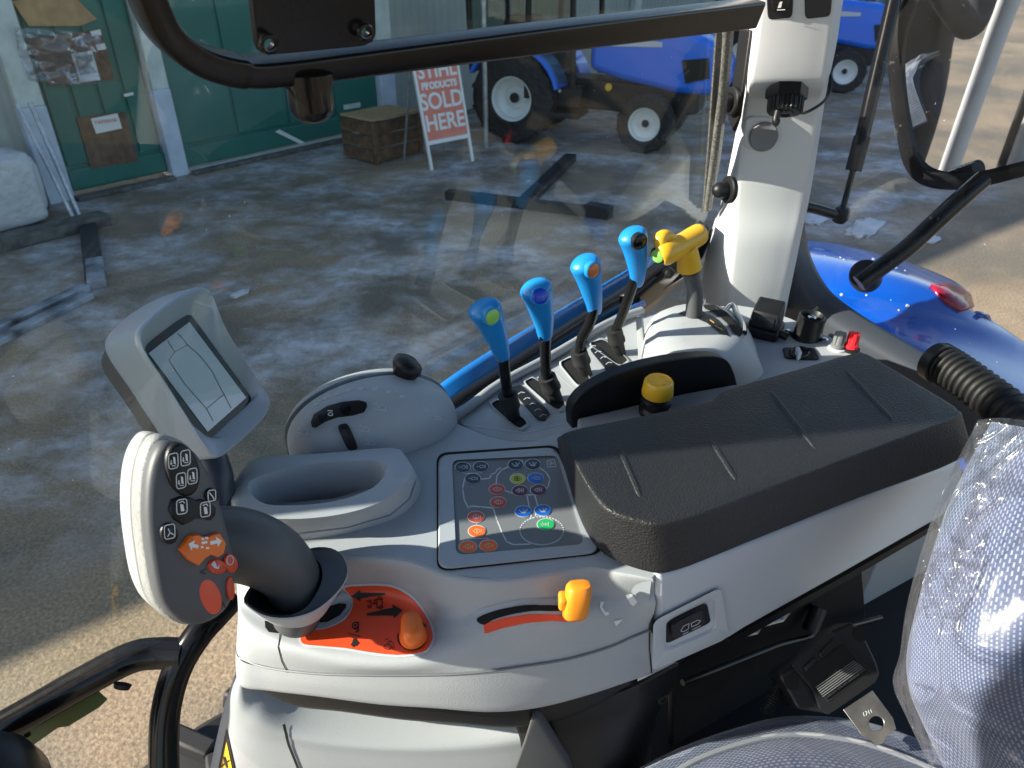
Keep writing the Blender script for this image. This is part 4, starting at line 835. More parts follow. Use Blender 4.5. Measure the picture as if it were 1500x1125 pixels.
# ---- orange label, knob, lever slot
ZO = lambda L: [(340+x/5, 780+y/5) for x, y in L]
opl = ZO([(505, 770), (520, 735), (560, 722), (640, 718), (740, 690), (830, 640), (880, 560), (885, 500), (850, 440), (830, 400), (960, 388), (1130, 390), (1230, 420), (1330, 490), (1420, 610), (1470, 740), (1455, 820), (1390, 880), (1200, 900), (1000, 880), (820, 850), (640, 835), (535, 825), (505, 800)])
bor = ZO([(490, 770), (508, 724), (556, 708), (640, 706), (735, 680), (818, 632), (868, 556), (872, 503), (838, 444), (806, 388), (960, 372), (1136, 374), (1240, 406), (1342, 478), (1434, 602), (1486, 740), (1468, 828), (1398, 894), (1200, 914), (1000, 894), (820, 864), (640, 848), (530, 840), (492, 806)])
SM = lambda L: [(p.x, p.y) for p in cr([Vector((a, b, 0)) for a, b in L], 3, True)]
bor, opl = SM(bor), SM(opl)
sticker('label_border', bor, TC, DIMW, con, .0006, 6); ol = sticker('orange_label', opl, TC, ORGP, con, .0011, 6)
def arrow(x0, y0, x1, y1, w0, w1, hw, hl):
    L = math.dist((x0, y0), (x1, y1)); dx, dy = (x1-x0)/L, (y1-y0)/L; nx, ny = -dy, dx; bx, by = x1-dx*hl, y1-dy*hl
    return [(x0+nx*w0, y0+ny*w0), (bx+nx*w1, by+ny*w1), (bx+nx*hw, by+ny*hw), (x1, y1), (bx-nx*hw, by-ny*hw), (bx-nx*w1, by-ny*w1), (x0-nx*w0, y0-ny*w0)]
icons = [ZO(arrow(1125, 447, 870, 468, 8, 28, 52, 70)), ZO(arrow(988, 608, 1250, 578, 8, 28, 52, 70))]
for l, w_ in (([(1045, 530), (1045, 500), (1062, 495), (1062, 560), (1100, 560), (1100, 495), (1062, 495)], 8), ([(1020, 500), (1020, 560)], 6), ([(1030, 530), (1062, 530)], 8), (ell(1085, 490, 18, 12, 4)+[(1103, 490)], 6), (ell(1088, 556, 18, 12, 4)+[(1106, 556)], 6), (ell(1002, 510, 14, 10, 4)+[(1016, 510)], 6), (ell(1005, 552, 14, 10, 4)+[(1019, 552)], 6),
             ([(848, 745), (942, 770)], 5), (ell(1140, 845, 28, 20, 8)+[(1168, 845)], 5), ([(1140, 825), (1150, 800), (1165, 812), (1165, 795)], 5), ([(1120, 795), (1145, 785)], 5), ([(1175, 815), (1190, 812)], 4), ([(1176, 830), (1190, 835)], 4), ([(1176, 850), (1192, 848)], 4), ([(1174, 862), (1190, 862)], 4)):
    icons += [ZO(q) for q in pl(l, w_)]
icons += [ZO(ell(905, 690, 26, 30, 16)), ZO([(915, 660), (930, 662), (930, 730), (905, 745), (905, 735), (922, 720)]), ZO([(868, 830), (880, 815), (890, 780), (900, 790), (905, 775), (915, 800), (935, 820), (920, 822), (915, 840), (900, 835), (890, 850), (884, 840)])]
sticker('printed_symbols', icons, TC, BLKP, ol, .0016, 8)
sticker('hub_print', [ZO(q) for q in pl(ell(904, 690, 13, 15, 12)+[(917, 690)], 5)], TC, ORGP, ol, .002, 8)
sticker('knob_scale', [ZO(q) for q in pl(ell(1320, 770, 104, 98, 30, 20, 190), 12)]+[ZO([(1375, 650), (1430, 690), (1410, 695), (1395, 690)])], TC, BLKP, ol, .0018, 6)
kb, knn = hit(TC, 606, 936); knn = (knn+ZU*1.5).normalized()
e1 = Vector((-.25, .97, 0)).normalized(); e1 = (e1-knn*e1.dot(knn)).normalized(); e2 = knn.cross(e1)
def kring(h, a, b, p=2.0, sh=(0, 0)):
    o = []
    for j in range(32):
        t = 2*math.pi*j/32; cx, sx = math.cos(t), math.sin(t); o.append(kb+knn*h+e1*(a*math.copysign(abs(cx)**(2/p), cx)+sh[0])+e2*(b*math.copysign(abs(sx)**(2/p), sx)+sh[1]))
    return o
knb = loft('rotary_knob', [kring(0, .0125, .0125), kring(.005, .0125, .0125), kring(.006, .0125, .0115), kring(.010, .0150, .0105, 2.6), kring(.019, .0155, .0092, 2.8), kring(.0225, .0130, .0068, 2.6), kring(.0235, .008, .003)], ORG, con, ang=50)
Z3 = lambda L: [(650+x/3.333, 800+y/3.333) for x, y in L]
slot = Z3([(168, 372), (172, 350), (250, 318), (350, 298), (450, 290), (570, 292), (580, 304), (560, 318), (430, 318), (320, 338), (240, 362), (200, 385)])
slr = Z3([(98, 375), (110, 345), (200, 300), (330, 266), (460, 254), (600, 262), (640, 300), (600, 330), (430, 332), (320, 352), (250, 376), (200, 402), (130, 408)])
slr, slot = SM(slr), SM(slot)
sticker('slot_rim', slr, TC, GREY, con, .0008, 5); sticker('lever_slot', slot, TC, HOLE, con, .0014, 5)
sticker('orange_scale', Z3([(200, 428), (196, 382), (290, 352), (400, 334), (520, 332), (640, 348), (632, 368), (520, 362), (400, 374), (290, 398)]), TC, ORGP, con, .0013, 5)
hl = thing('throttle_lever', 'small orange throttle handle sliding in the console slot', 'lever', hit(TC, 828, 893)[0])
hb = hit(TC, 828, 893)[0]; hc = PP(845, 880, hb+Vector((.012, -.006, 0)), Vector((0, -1, .25)).normalized())
tube('stem', [hb-ZU*.012, hb+ZU*.004, hc+Vector((-.008, 0, -.004))], .003, STEEL, hl)
hu = (ZU*.95+Vector((.1, .25, 0))).normalized()
loft('handle', [[hc+hu*h+Vector((1, .1, 0)).normalized()*(r*math.copysign(abs(math.cos(t))**.7, math.cos(t)))+Vector((-.1, 1, -.25)).normalized()*(d*math.copysign(abs(math.sin(t))**.7, math.sin(t))) for t in [2*math.pi*j/28 for j in range(28)]] for h, r, d in ((-.0165, .007, .006), (-.016, .0095, .008), (-.013, .0115, .0095), (.003, .0118, .0098), (.0135, .0112, .0095), (.0165, .0095, .008), (.0172, .006, .005))], ORGL, hl, ang=50)
box('collar', hc+Vector((-.0125, 0, .0)), (.008, .014, .014), ORGL, hl, XYZ, .003, 3)
# sparkling patches of light painted in white beyond the lever
sticker('light_patch', [Z3(q) for q in ([(762, 272), (782, 270), (772, 300), (790, 322), (780, 330), (760, 300)], [(782, 325), (800, 318), (806, 332), (785, 338)], [(885, 236), (915, 230), (945, 272), (925, 292), (908, 280)], [(826, 364), (875, 354), (840, 388)])], TC, WHITE, con, .0009, 5)
# ================================================================= ARMREST CUSHION AND SIDE PANEL
cu_ = thing('armrest_cushion', 'black leather-grain armrest cushion with pressed lines', 'armrest', P(1150, 700, -.483))
def W7(L): return [(800+x/2.3077, 500+y/2.3077) for x, y in L]
# matching key points: top ring / bottom ring
topk = [(834, 632), (930, 612), (1030, 591), (1048, 583), (1066, 571), (1160, 544), (1250, 518), (1266, 518), (1280, 524), (1340, 560), (1390, 590), (1402, 600), (1396, 612), (1250, 668), (1096, 727), (1030, 752), (973, 767), (938, 764), (888, 745), (858, 706), (838, 668), (830, 645)]
botk = [(826, 640), None, None, None, None, None, None, None, None, None, None, (1412, 640), (1409, 670), (1260, 728), (1120, 784), (1060, 808), (990, 834), (950, 837), (886, 812), (852, 765), (828, 690), (818, 655)]
ZT, ZB = -.430, -.483
tR = [P(u, v, ZT) for u, v in topk]; bR = []
for i, b in enumerate(botk):
    if b: bR.append(P(b[0], b[1], ZB))
    else: q = tR[i]; bR.append(Vector((q.x, q.y, CAM.z+ZB))+Vector((0, .004, 0)))
tR = cr(tR, 4, True); bR = cr(bR, 4, True); cc = sum(tR, Vector())/len(tR)
def tr_(k, dz): return [Vector((cc.x+(p.x-cc.x)*k, cc.y+(p.y-cc.y)*k, p.z+dz)) for p in tR]
def crown(k, z): return [Vector((cc.x+(p.x-cc.x)*k, cc.y+(p.y-cc.y)*k, CAM.z+ZT+z)) for p in tR]
mid = [a.lerp(b, .55) for a, b in zip(bR, tR)]
cm = sum(mid, Vector())/len(mid); mid = [p+(p-cm).normalized()*.002 for p in mid]
lowin = [p+(Vector((cc.x, cc.y, p.z))-p).normalized()*.004-ZU*.004 for p in bR]
cus = loft('cushion', [lowin, bR, [a.lerp(b, .04) for a, b in zip(bR, tR)], [a.lerp(b, .93) for a, b in zip(bR, tR)], [a.lerp(b, .985) for a, b in zip(bR, tR)], crown(.996, .0003), crown(.982, .0007), crown(.8, .0009), crown(.4, .001), crown(.02, .001)], LEATH, cu_, ang=180)
bpy.context.view_layer.update(); TU = bvh(cus)
for a, b in (((905, 650), (940, 732)), ((1040, 642), (1080, 706)), ((1125, 568), (1200, 664)), ((1235, 538), (1312, 620))):
    pts = [hit(TU, a[0]+(b[0]-a[0])*t/8, a[1]+(b[1]-a[1])*t/8)[0] for t in range(9)]
    tube('pressed_line', [p-ZU*.0020 for p in pts], [.0016, .0034, .0036, .0036, .0036, .0036, .0036, .0034, .0016], LEATH, cu_, seg=10)
arm = thing('side_armrest', 'pale grey armrest side panel with recessed rocker switch below the cushion', 'armrest', AP(1180, 860))
spx = [(965, 842), (990, 838), (1120, 788), (1260, 732), (1409, 674), (1412, 690), (1402, 730), (1392, 748), (1378, 759), (1240, 838), (1090, 922), (1068, 936), (960, 984), (955, 980), (953, 920), (963, 898)]
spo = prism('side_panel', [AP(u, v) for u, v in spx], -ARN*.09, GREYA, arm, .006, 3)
prism('underside_edge', [AP(u, v, -.004) for u, v in ((1068, 936), (1090, 924), (1240, 842), (1372, 766), (1376, 772), (1242, 850), (1092, 934), (1070, 944))], -ARN*.05, BLACK, arm)
# raised bezel round the switch: ring, recess, rocker
o1 = rrect([(954, 984), (955, 912), (1055, 858), (1069, 868), (1068, 934)], .14); 
ring_o = rrect([(955, 984), (957, 910), (1056, 860), (1068, 934)], .12, 5); ring_i = rrect([(974, 956), (975, 908), (1048, 872), (1049, 924)], .16, 5)
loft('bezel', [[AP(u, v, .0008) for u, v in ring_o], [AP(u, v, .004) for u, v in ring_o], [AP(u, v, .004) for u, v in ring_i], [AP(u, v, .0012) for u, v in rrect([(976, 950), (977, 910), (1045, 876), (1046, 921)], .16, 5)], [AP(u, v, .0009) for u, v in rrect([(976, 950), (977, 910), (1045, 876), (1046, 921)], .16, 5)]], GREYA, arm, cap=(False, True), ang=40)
swb = prism('switch_frame', [AP(u, v, .0028) for u, v in rrect([(976, 944), (975, 913), (1036, 884), (1042, 912)], .14)], -ARN*.003, BLACK, arm, .0006)
prism('rocker', [AP(u, v, .0075) for u, v in rrect([(986, 938), (984, 916), (1029, 893), (1034, 914)], .28)], -ARN*.006, BGLOSS, arm, .0012, 3)
sticker('symbol', pl([(997, 924), (1001, 917), (1009, 913), (1008, 921), (1001, 925), (997, 924)], 1.0)+pl([(1012, 913), (1022, 908), (1026, 909), (1022, 914), (1013, 918), (1012, 913)], 1.0)+pl([(1000, 929), (1008, 925)], 1)+pl([(1014, 922), (1026, 916)], 1), (AP(1000, 915, .0075), ARN), DIMW, swb, .0003, 100)

# ================================================================= RIGHT-HAND LEVER CONSOLE
ZP = -.502
lc = thing('lever_console', 'white moulded side console holding the levers and sockets by the window', 'console', P(800, 600, -.6))
lpx = [(668, 616), (690, 600), (733, 567), (770, 547), (807, 527), (850, 503), (890, 480), (935, 462), (990, 452), (1080, 446), (1120, 452), (1160, 466), (1206, 488), (1256, 512), (1300, 540), (1260, 590), (1080, 640), (950, 680), (833, 640), (783, 648), (745, 648), (712, 640), (685, 628)]
plt_ = prism('top_plate', [P(u, v, ZP) for u, v in lpx], (0, 0, -.11), GREYL, lc, .004, 3)
bpy.context.view_layer.update(); zp = (CAM+ZU*ZP, ZU)
def rim_slot(px, name='lever_slot'):
    q = rrect(px, .25, 4)
    loft('slot_lip', [[P(u, v, ZP+.0004) for u, v in shp(q, 1.22)], [P(u, v, ZP+.0026) for u, v in shp(q, 1.12)], [P(u, v, ZP+.0026) for u, v in q], [P(u, v, ZP+.0004) for u, v in q]], GREYL, lc, cap=(False, False), ang=60)
    sticker(name, q, zp, HOLE, lc, .0007, 400)
def shp(q, k): cx = sum(p[0] for p in q)/len(q); cy = sum(p[1] for p in q)/len(q); return [(cx+(x-cx)*k, cy+(y-cy)*k) for x, y in q]
for q in ([(718, 592), (731, 584), (774, 619), (760, 629)], [(767, 559), (781, 552), (830, 590), (816, 602)], [(819, 531), (838, 522), (866, 556), (848, 566)], [(862, 503), (884, 496), (921, 527), (908, 536)]): rim_slot(q)
for q in ([(746, 568), (763, 563), (806, 604), (798, 615), (788, 614)], [(864, 511), (874, 506), (908, 536), (892, 545)]):
    g = prism('gate_label', [P(u, v, ZP+.0024) for u, v in rrect(q, .15, 3)], (0, 0, -.002), MEMB if 0 else BLACK, lc, .0004)
    m_ = Vector((0, 0)); cx = sum(p[0] for p in q)/len(q); cy = sum(p[1] for p in q)/len(q)
    sticker('printed_symbols', [w for k in range(-2, 3) for w in pl([(cx+k*8-5, cy+k*8.2+1), (cx+k*8-1, cy+k*8.2-2), (cx+k*8+4, cy+k*8.2-1)], .9)], (CAM+ZU*(ZP+.0024), ZU), DIMW, lc, .0003, 100)
sticker('seam_line', pl([(680, 622), (720, 628), (770, 634), (820, 622)], 1.2)+pl([(806, 540), (845, 575)], 1), zp, DIMW, lc, .0005, 20)
# back lip of the console along the window
tube('back_lip', [P(u, v, ZP+.006) for u, v in ((652, 618), (690, 594), (733, 562), (807, 522), (890, 474), (940, 455))], .0065, GREYM, lc, n=5)
# hump carrying the yellow lever
hm = [[P(u, v, ZP-.002) for u, v in ((944, 566), (975, 592), (1060, 580), (1116, 552), (1112, 530), (1105, 500), (1085, 462), (1030, 446), (965, 462), (945, 500))],
      [P(u, v, ZP+.020) for u, v in ((943, 548), (978, 572), (1056, 560), (1108, 534), (1106, 512), (1098, 488), (1080, 460), (1030, 444), (968, 456), (944, 488))],
      [P(u, v, ZP+.048) for u, v in ((948, 518), (984, 540), (1052, 532), (1092, 508), (1094, 494), (1086, 474), (1068, 455), (1030, 444), (978, 452), (950, 484))],
      [P(u, v, ZP+.060) for u, v in ((966, 500), (995, 516), (1046, 510), (1078, 492), (1080, 482), (1072, 468), (1060, 456), (1030, 447), (990, 456), (968, 482))],
      [P(u, v, ZP+.062) for u, v in ((1000, 490), (1010, 505), (1036, 505), (1056, 486), (1057, 480), (1052, 473), (1046, 468), (1030, 462), (1012, 468), (1002, 480))]]
hum = loft('lever_hump', [cr(r, 4, True) for r in hm], GREYL, lc, ang=45)
bpy.context.view_layer.update(); TH = bvh(hum)
Zr = lambda L: [(920+x/4.1667, 420+y/4.1667) for x, y in L]
sticker('gate_plate', Zr([(300, 168), (360, 145), (450, 150), (540, 200), (600, 260), (620, 310), (560, 285), (480, 225), (390, 185)]), TH, BLACK, lc, .0012, 4)
sticker('gate_slot', Zr([(455, 118), (520, 112), (600, 160), (670, 230), (698, 285), (680, 308), (640, 285), (600, 225), (530, 165), (470, 140)]), TH, HOLE, lc, .0014, 4)
sticker('printed_symbols', [Zr(q) for q in pl([(395, 168), (420, 175)], 6)+pl([(500, 212), (522, 228)], 8)+pl([(530, 245), (545, 255), (560, 262), (575, 272)], 6)], TH, M('amber print', (.5, .35, .08), .5), lc, .0022, 20)
tube('chrome_arch', [hit(TH, *Zr([q])[0])[0]+ZU*.004 for q in ((455, 104), (530, 108), (605, 140), (665, 190), (700, 250), (704, 300))], .0042, CHROME, lc, n=4)
prism('divider_post', [PP(u, v, P(936, 530, ZP), Vector((-.3, -.9, .3)).normalized()) for u, v in ((931, 466), (940, 466), (946, 528), (935, 528))], Vector((.003, .008, 0)), GREYM, lc, .001)
# ---- blue levers
bcols = (('green', GREEN), ('dark blue', BLUB), ('amber', BRNB), ('black', BGLOSS))
LV = [dict(base=(752, 612), boot=(743, 578), sh=[(745, 580), (740, 552), (737, 520)], kn=[(737, 526), (728, 496), (714, 462), (707, 447)], b=(721, 464)),
      dict(base=(815, 586), boot=(801, 552), sh=[(801, 556), (799, 525), (799, 490)], kn=[(799, 496), (796, 468), (788, 433), (782, 417)], b=(791, 434)),
      dict(base=(858, 548), boot=(847, 514), sh=[(849, 518), (852, 496), (864, 474), (871, 450)], kn=[(872, 459), (868, 432), (860, 397), (854, 380)], b=(869, 396)),
      dict(base=(908, 518), boot=(899, 482), sh=[(901, 486), (912, 460), (922, 432), (930, 408)], kn=[(933, 418), (934, 392), (929, 356), (924, 339)], b=(937, 354))]
for i, d in enumerate(LV):
    b0 = P(*d['base'], ZP); y = b0.y; n_, m_ = bcols[i]
    lv = thing('hydraulic_lever', 'blue paddle lever with %s button rising from the side console' % n_, 'lever', b0, 'blue hydraulic levers')
    q = lambda uv, dy=0: PY(uv[0], uv[1], y+dy)
    bt_ = q(d['boot'], -.004); ax_ = (bt_-b0)
    tube('boot', [b0-ax_*.35, b0, b0+ax_*.45, b0+ax_*.5, b0+ax_*.62, b0+ax_*.66, b0+ax_], [.0085, .0088, .0095, .0125, .0125, .0118, .0116], RUB, lv, seg=20)
    tube('shaft', [q(p, -.004-.004*k) for k, p in enumerate(d['sh'])], .0068, BGLOSS, lv, n=5, seg=16)
    kp_ = [q(p, -.012-.006*k) for k, p in enumerate(d['kn'])]
    pts = cr(kp_, 6); N = len(pts)-1
    prof = [(.0, .0070), (.06, .0088), (.2, .0105), (.45, .0142), (.7, .0182), (.84, .0187), (.94, .0150), (.985, .0085), (1, .0015)]
    rs = []
    for k in range(N+1):
        t = k/N
        for (a, ra), (b, rb) in zip(prof, prof[1:]):
            if a <= t <= b: rs.append(ra+(rb-ra)*(t-a)/(b-a)); break
    kn_ = loft('paddle', tuberings(pts, rs, 24, .82, Vector((1, .2, 0))), BLV, lv, ang=60)
    bpy.context.view_layer.update(); tk = bvh(kn_); bp, bn = hit(tk, *d['b']); bn = (bn+(CAM-bp).normalized()*.4+Vector((.25, 0, .1))).normalized()
    bz = lathe('button_bezel', [(.0108, -.006), (.0108, .0004), (.0098, .0016), (.0088, .0008)], bp, bn, BLACK if i == 3 else BLV, lv, 28)
    lathe('button', [(.0090, -.004), (.0090, .0010), (.0070, .0022), (.001, .0028)], bp, bn, m_, lv, 28)
    tube('chrome_pin', [q((d['kn'][0][0]-6, d['kn'][0][1]+2), -.018), q((d['kn'][0][0]-6, d['kn'][0][1]-4), -.018)], .0026, CHROME, lv, seg=10)
# ---- yellow T lever
yb = hit(TH, 1016, 462)[0]; yl = thing('yellow_lever', 'yellow T-handled lever with green thumb button by the pillar', 'lever', yb)
y = yb.y
tube('shaft', [yb-ZU*.01, PY(1018, 430, y-.002), PY(1013, 404, y-.004), PY(1010, 388, y-.004)], [.0118, .0108, .0108, .0122], DGREY, yl, n=4, seg=18)
lathe('neck_ring', [(.0125, -.003), (.0142, 0), (.0142, .006), (.012, .008)], PY(1011, 396, y-.004), (PY(1008, 380, y-.004)-PY(1011, 396, y-.004)), BLACK, yl, 20)
tube('stem', [PY(1010, 393, y-.004), PY(1008, 378, y-.006), PY(1004, 362, y-.008)], [.0165, .0150, .0145], YEL, yl, n=4, seg=18)
g0_ = [PY(966, 373, y-.030), PY(972, 370, y-.028), PY(985, 365, y-.02), PY(1000, 357, y-.010), PY(1016, 348, y+.004), PY(1026, 342, y+.012), PY(1029, 341, y+.014)]
tube('grip', g0_, [.0145, .0172, .0158, .0142, .0148, .0135, .006], YEL, yl, n=4, seg=22)
tube('guard', [PY(970, 366, y-.03), PY(968, 350, y-.026), PY(978, 346, y-.02), PY(990, 355, y-.014)], [.008, .0092, .008, .006], YEL, yl, n=5, seg=14)
ga = (g0_[0]-g0_[1]).normalized(); ga = (ga+Vector((0, -.6, .1))).normalized()
lathe('button_ring', [(.0115, -.004), (.0115, .003), (.0098, .004)], g0_[0], ga, BLACK, yl, 24); lathe('button', [(.0092, .002), (.0088, .006), (.006, .0075), (.001, .008)], g0_[0], ga, GREEN, yl, 24)
# ---- sockets and switch on the rear shelf
sb = thing('power_socket_box', 'black flip-lid power socket box on the rear shelf', 'socket', P(1118, 488, ZP))
b0 = P(1118, 488, ZP); ya_ = Vector((math.sin(math.radians(120)), math.cos(math.radians(120)), 0)); yb_ = Vector((-ya_.y, ya_.x, 0))
box('base', b0+ZU*.008, (.050, .05, .016), BLACK, sb, (ya_, yb_, ZU), .004, 3)
mk('lid', [b0+ya_*x+yb_*yy+ZU*z for x, yy, z in ((-.021, -.022, .016), (.022, -.022, .016), (.022, .022, .016), (-.021, .022, .016), (-.019, -.014, .040), (.020, -.014, .040), (.020, .020, .050), (-.019, .020, .050))], [[0, 1, 2, 3], [4, 5, 6, 7], [0, 1, 5, 4], [1, 2, 6, 5], [2, 3, 7, 6], [3, 0, 4, 7]], BLACK, sb, bev=.003, seg=3)
box('lid_window', b0+ya_*.002-yb_*.0195+ZU*.028, (.026, .002, .014), BGLOSS, sb, (ya_, (yb_*.93-ZU*.36).normalized(), (ZU*.93+yb_*.36).normalized()), .0006)
tube('strap', [b0+ya_*.024+ZU*.01-yb_*.01, b0+ya_*.036+ZU*.008-yb_*.012], .006, BLACK, sb)
rs_ = thing('round_socket', 'round black socket with a bright centre pin on the rear shelf', 'socket', P(1180, 494, ZP)); r0 = P(1180, 494, ZP)
lathe('body', [(.0215, 0), (.0195, .006), (.0185, .030), (.0190, .036), (.0165, .038), (.0145, .034), (.0135, .028), (.001, .028)], r0, (.05, -.05, 1), BLACK, rs_, 30)
lathe('centre_pin', [(.0062, .026), (.0062, .0345), (.0045, .036), (.001, .0355)], r0, (.05, -.05, 1), CHROME, rs_, 18)
for a in (-1, 1): lathe('screw', [(.0055, 0), (.0055, .004), (.003, .006), (.001, .006)], r0+ya_*.026*a+ZU*.0, (0, 0, 1), CHROME, rs_, 14)
tube('lid_hinge', [r0+yb_*.018+ZU*.03, r0+yb_*.026+ya_*.006+ZU*.038], .004, BLACK, rs_)
ws = thing('shelf_switch', 'flat black switch plate with a pale toggle on the rear shelf', 'switch', P(1172, 518, ZP))
prism('plate', [P(u, v, ZP+.003) for u, v in rrect([(1146, 508), (1193, 509), (1202, 526), (1150, 524)], .2)], (0, 0, -.003), BLACK, ws, .001)
tube('socket_rim', [P(u, v, ZP+.004) for u, v in ell(1171, 516, 13, 7, 16)], .0022, BGLOSS, ws); prism('toggle', [P(u, v, ZP+.014) for u, v in ((1166, 508), (1171, 507), (1175, 516), (1170, 519))], (0, 0, -.011), DIMW, ws, .001)
for (u, v, mt, nm) in ((1226, 511, DGL, 'dark grey terminal post cap on the rear shelf'), (1246, 511, REDT, 'red terminal post cap on the rear shelf')):
    t0 = P(u, v, ZP+(.0 if mt is DGL else .002)); tm = thing('terminal_cap', nm, 'terminal', t0, 'battery terminal caps')
    rr_ = []
    for h, r in ((0, .0098), (.008, .0095), (.0085, .0080), (.020, .0084), (.026, .0076), (.027, .003)):
        rr_.append([t0+ZU*h+Vector((math.cos(2*math.pi*j/36), math.sin(2*math.pi*j/36), 0))*(r*(1 if (j % 6) < 4 or h < .009 else .72)) for j in range(36)])
    loft('cap', rr_, mt, tm, ang=30); lathe('collar', [(.0125, -.002), (.0125, .002), (.010, .003)], t0, ZU, DIMW if mt is DGL else BLACK, tm, 24)
# ---- black bin wall behind the cushion, grey ledge and yellow push knob
bw = thing('storage_bin', 'black curved bin wall standing behind the armrest cushion', 'bin', P(950, 600, -.49))
p0_ = P(843, 622, -.488); p1_ = P(1078, 566, -.488); pn = Vector(((p1_-p0_).y, -(p1_-p0_).x, 0)).normalized()
arc_ = [(838, 628), (837, 602), (848, 582), (870, 565), (905, 548), (950, 534), (1000, 525), (1045, 522), (1065, 528), (1075, 545), (1080, 566), (1078, 575)]
def bwp(u, v, off): return PP(u, v, p0_+pn*off, pn)
ac = cr([Vector((u, v, 0)) for u, v in arc_], 4)
prism('wall', [bwp(p.x, p.y, 0) for p in ac], -pn*.016, BLACK, bw, .003, 3)
for sgn in (0,): prism('ledge', [P(u, v, -.478) for u, v in ((846, 612), (900, 600), (1000, 576), (1078, 562), (1100, 590), (1000, 620), (850, 650))], (0, 0, -.02), GREYM, bw, .003)
yk = thing('push_knob', 'yellow push knob on a black rubber boot behind the cushion', 'knob', P(960, 600, -.478)); k0 = P(959, 604, -.478)
lathe('boot', [(.019, -.004), (.0195, .006), (.0165, .010), (.0185, .016), (.0185, .020), (.014, .023), (.014, .030)], k0, (0, -.05, 1), BLACK, yk, 28)
lathe('cap', [(.0148, .026), (.0178, .0265), (.0186, .029), (.0170, .044), (.0150, .0465), (.0140, .0462), (.0135, .0452), (.001, .0452)], k0, (0, -.05, 1), YEL, yk, 40)
kz = k0+ZU*.0452+Vector((0, -.0023, 0))
for k in range(6):
    a = k*math.pi/3; box('embossed_mark', kz+Vector((math.cos(a), math.sin(a), 0))*.009+ZU*.0004, (.005, .0016, .0008), YEL, yk, (Vector((-math.sin(a), math.cos(a), 0)), Vector((math.cos(a), math.sin(a), 0)), ZU))
# ================================================================= MULTI-FUNCTION JOYSTICK
JC = PD(278, 785, .545); JN = Vector((.69, -.63, .34)).normalized()
jo = thing('joystick', 'pale rimmed joystick head with black and orange thumb buttons', 'joystick', P(440, 895, -.535))
def J(u, v, off=0): return PP(u, v, JC+JN*off, JN)
fo = [(245, 647), (279, 656), (301, 684), (317, 721), (333, 775), (345, 833), (341, 876), (322, 903), (290, 917), (258, 908), (232, 876), (219, 810), (214, 753), (217, 700), (228, 663)]
fp = cr([Vector((u, v, 0)) for u, v in fo], 4, True); jc = sum((J(p.x, p.y) for p in fp), Vector())/len(fp)
def jr(k, off): return [jc+(J(p.x, p.y)-jc)*k+JN*off for p in fp]
loft('face', [jr(.3, .0035), jr(.8, .0030), jr(.93, .0015), jr(.985, -.001), jr(1.0, -.006), jr(1.005, -.0135)][::-1], DARKJ, jo, ang=180)
RIMI = M('grained inner rim', (.30, .30, .29), .5, bump=.6, bscale=700, var=.15, vscale=300); RIMO = M('pale outer rim', (.40, .405, .40), .5, bump=.4, bscale=1000)
loft('inner_rim', [jr(1.0, -.012), jr(1.03, -.013), jr(1.05, -.017), jr(1.055, -.026), jr(1.04, -.029), jr(1.02, -.030)], RIMI, jo, cap=(False, False), ang=60)
loft('rim_groove', [jr(1.02, -.0285), jr(1.036, -.0295), jr(1.036, -.0335), jr(1.02, -.0345)], MEMB, jo, cap=(False, False), ang=60)
loft('outer_rim', [jr(1.02, -.0330), jr(1.04, -.0335), jr(1.055, -.036), jr(1.05, -.052), jr(1.0, -.062), jr(.8, -.068), jr(.3, -.072)], RIMO, jo, cap=(False, True), ang=60)
Z5 = lambda L: [(130+x/3.75, 620+y/3.75) for x, y in L]
def jbtn(name, poly, th, mat, parent=jo, k=.86, base=0.0):
    q = [J(u, v, base) for u, v in poly]; c = sum(q, Vector())/len(q)
    return loft(name, [[p-JN*.003 for p in q], [p+JN*th*.6 for p in q], [c+(p-c)*(k+1)/2+JN*th*.92 for p in q], [c+(p-c)*k+JN*th for p in q]], mat, parent, ang=50)
def jsym(polys, off, parent, mat=WHITE): return sticker('symbol', polys, (jc+JN*off, JN), mat, parent, .0002, 300)
def S5(o): return [Z5(q) for q in o]
b4 = jbtn('button_pad', Z5(ell(503, 250, 92, 150, 30, rot=-14)), .0065, BLACK)
sq = lambda x, y, w, h: rrect([(x-w, y-h*.75), (x+w*.9, y-h), (x+w, y+h*.75), (x-w*.9, y+h)], .25, 3)
syms = []
for x, y in ((470, 207), (537, 190), (513, 315), (575, 290)):
    syms += pl(sq(x, y, 27, 47), 5, True)+[[(x-2, y-24), (x+10, y-20), (x+14, y+20), (x+2, y+14)]]+pl([(x-12, y+18), (x-12, y-2)], 5)+pl([(x-16, y+12), (x-12, y+20), (x-6, y+14)], 4)+pl([(x-8, y+26), (x+14, y+26)], 4)
jsym(S5([[(a-6, b-0) for a, b in q] for q in syms]), .0066, b4)
p2 = jbtn('button_pad', Z5([(425, 470), (440, 415), (490, 395), (545, 402), (580, 418), (600, 410), (650, 428), (690, 462), (685, 500), (660, 530), (620, 520), (575, 516), (540, 540), (505, 555), (455, 525)]), .006, BLACK, k=.9)
sy = []
for x, y, w in ((517, 458, 30), (646, 473, 28)):
    sy += pl(sq(x, y, w, 45), 5, True)+[[(x-10, y-14), (x+8, y-12), (x+14, y+24), (x-4, y+26)]]+pl([(x-14, y-22), (x+6, y-30), (x+14, y-20)], 5)
jsym(S5([[(a-6, b) for a, b in q] for q in sy]), .0061, p2)
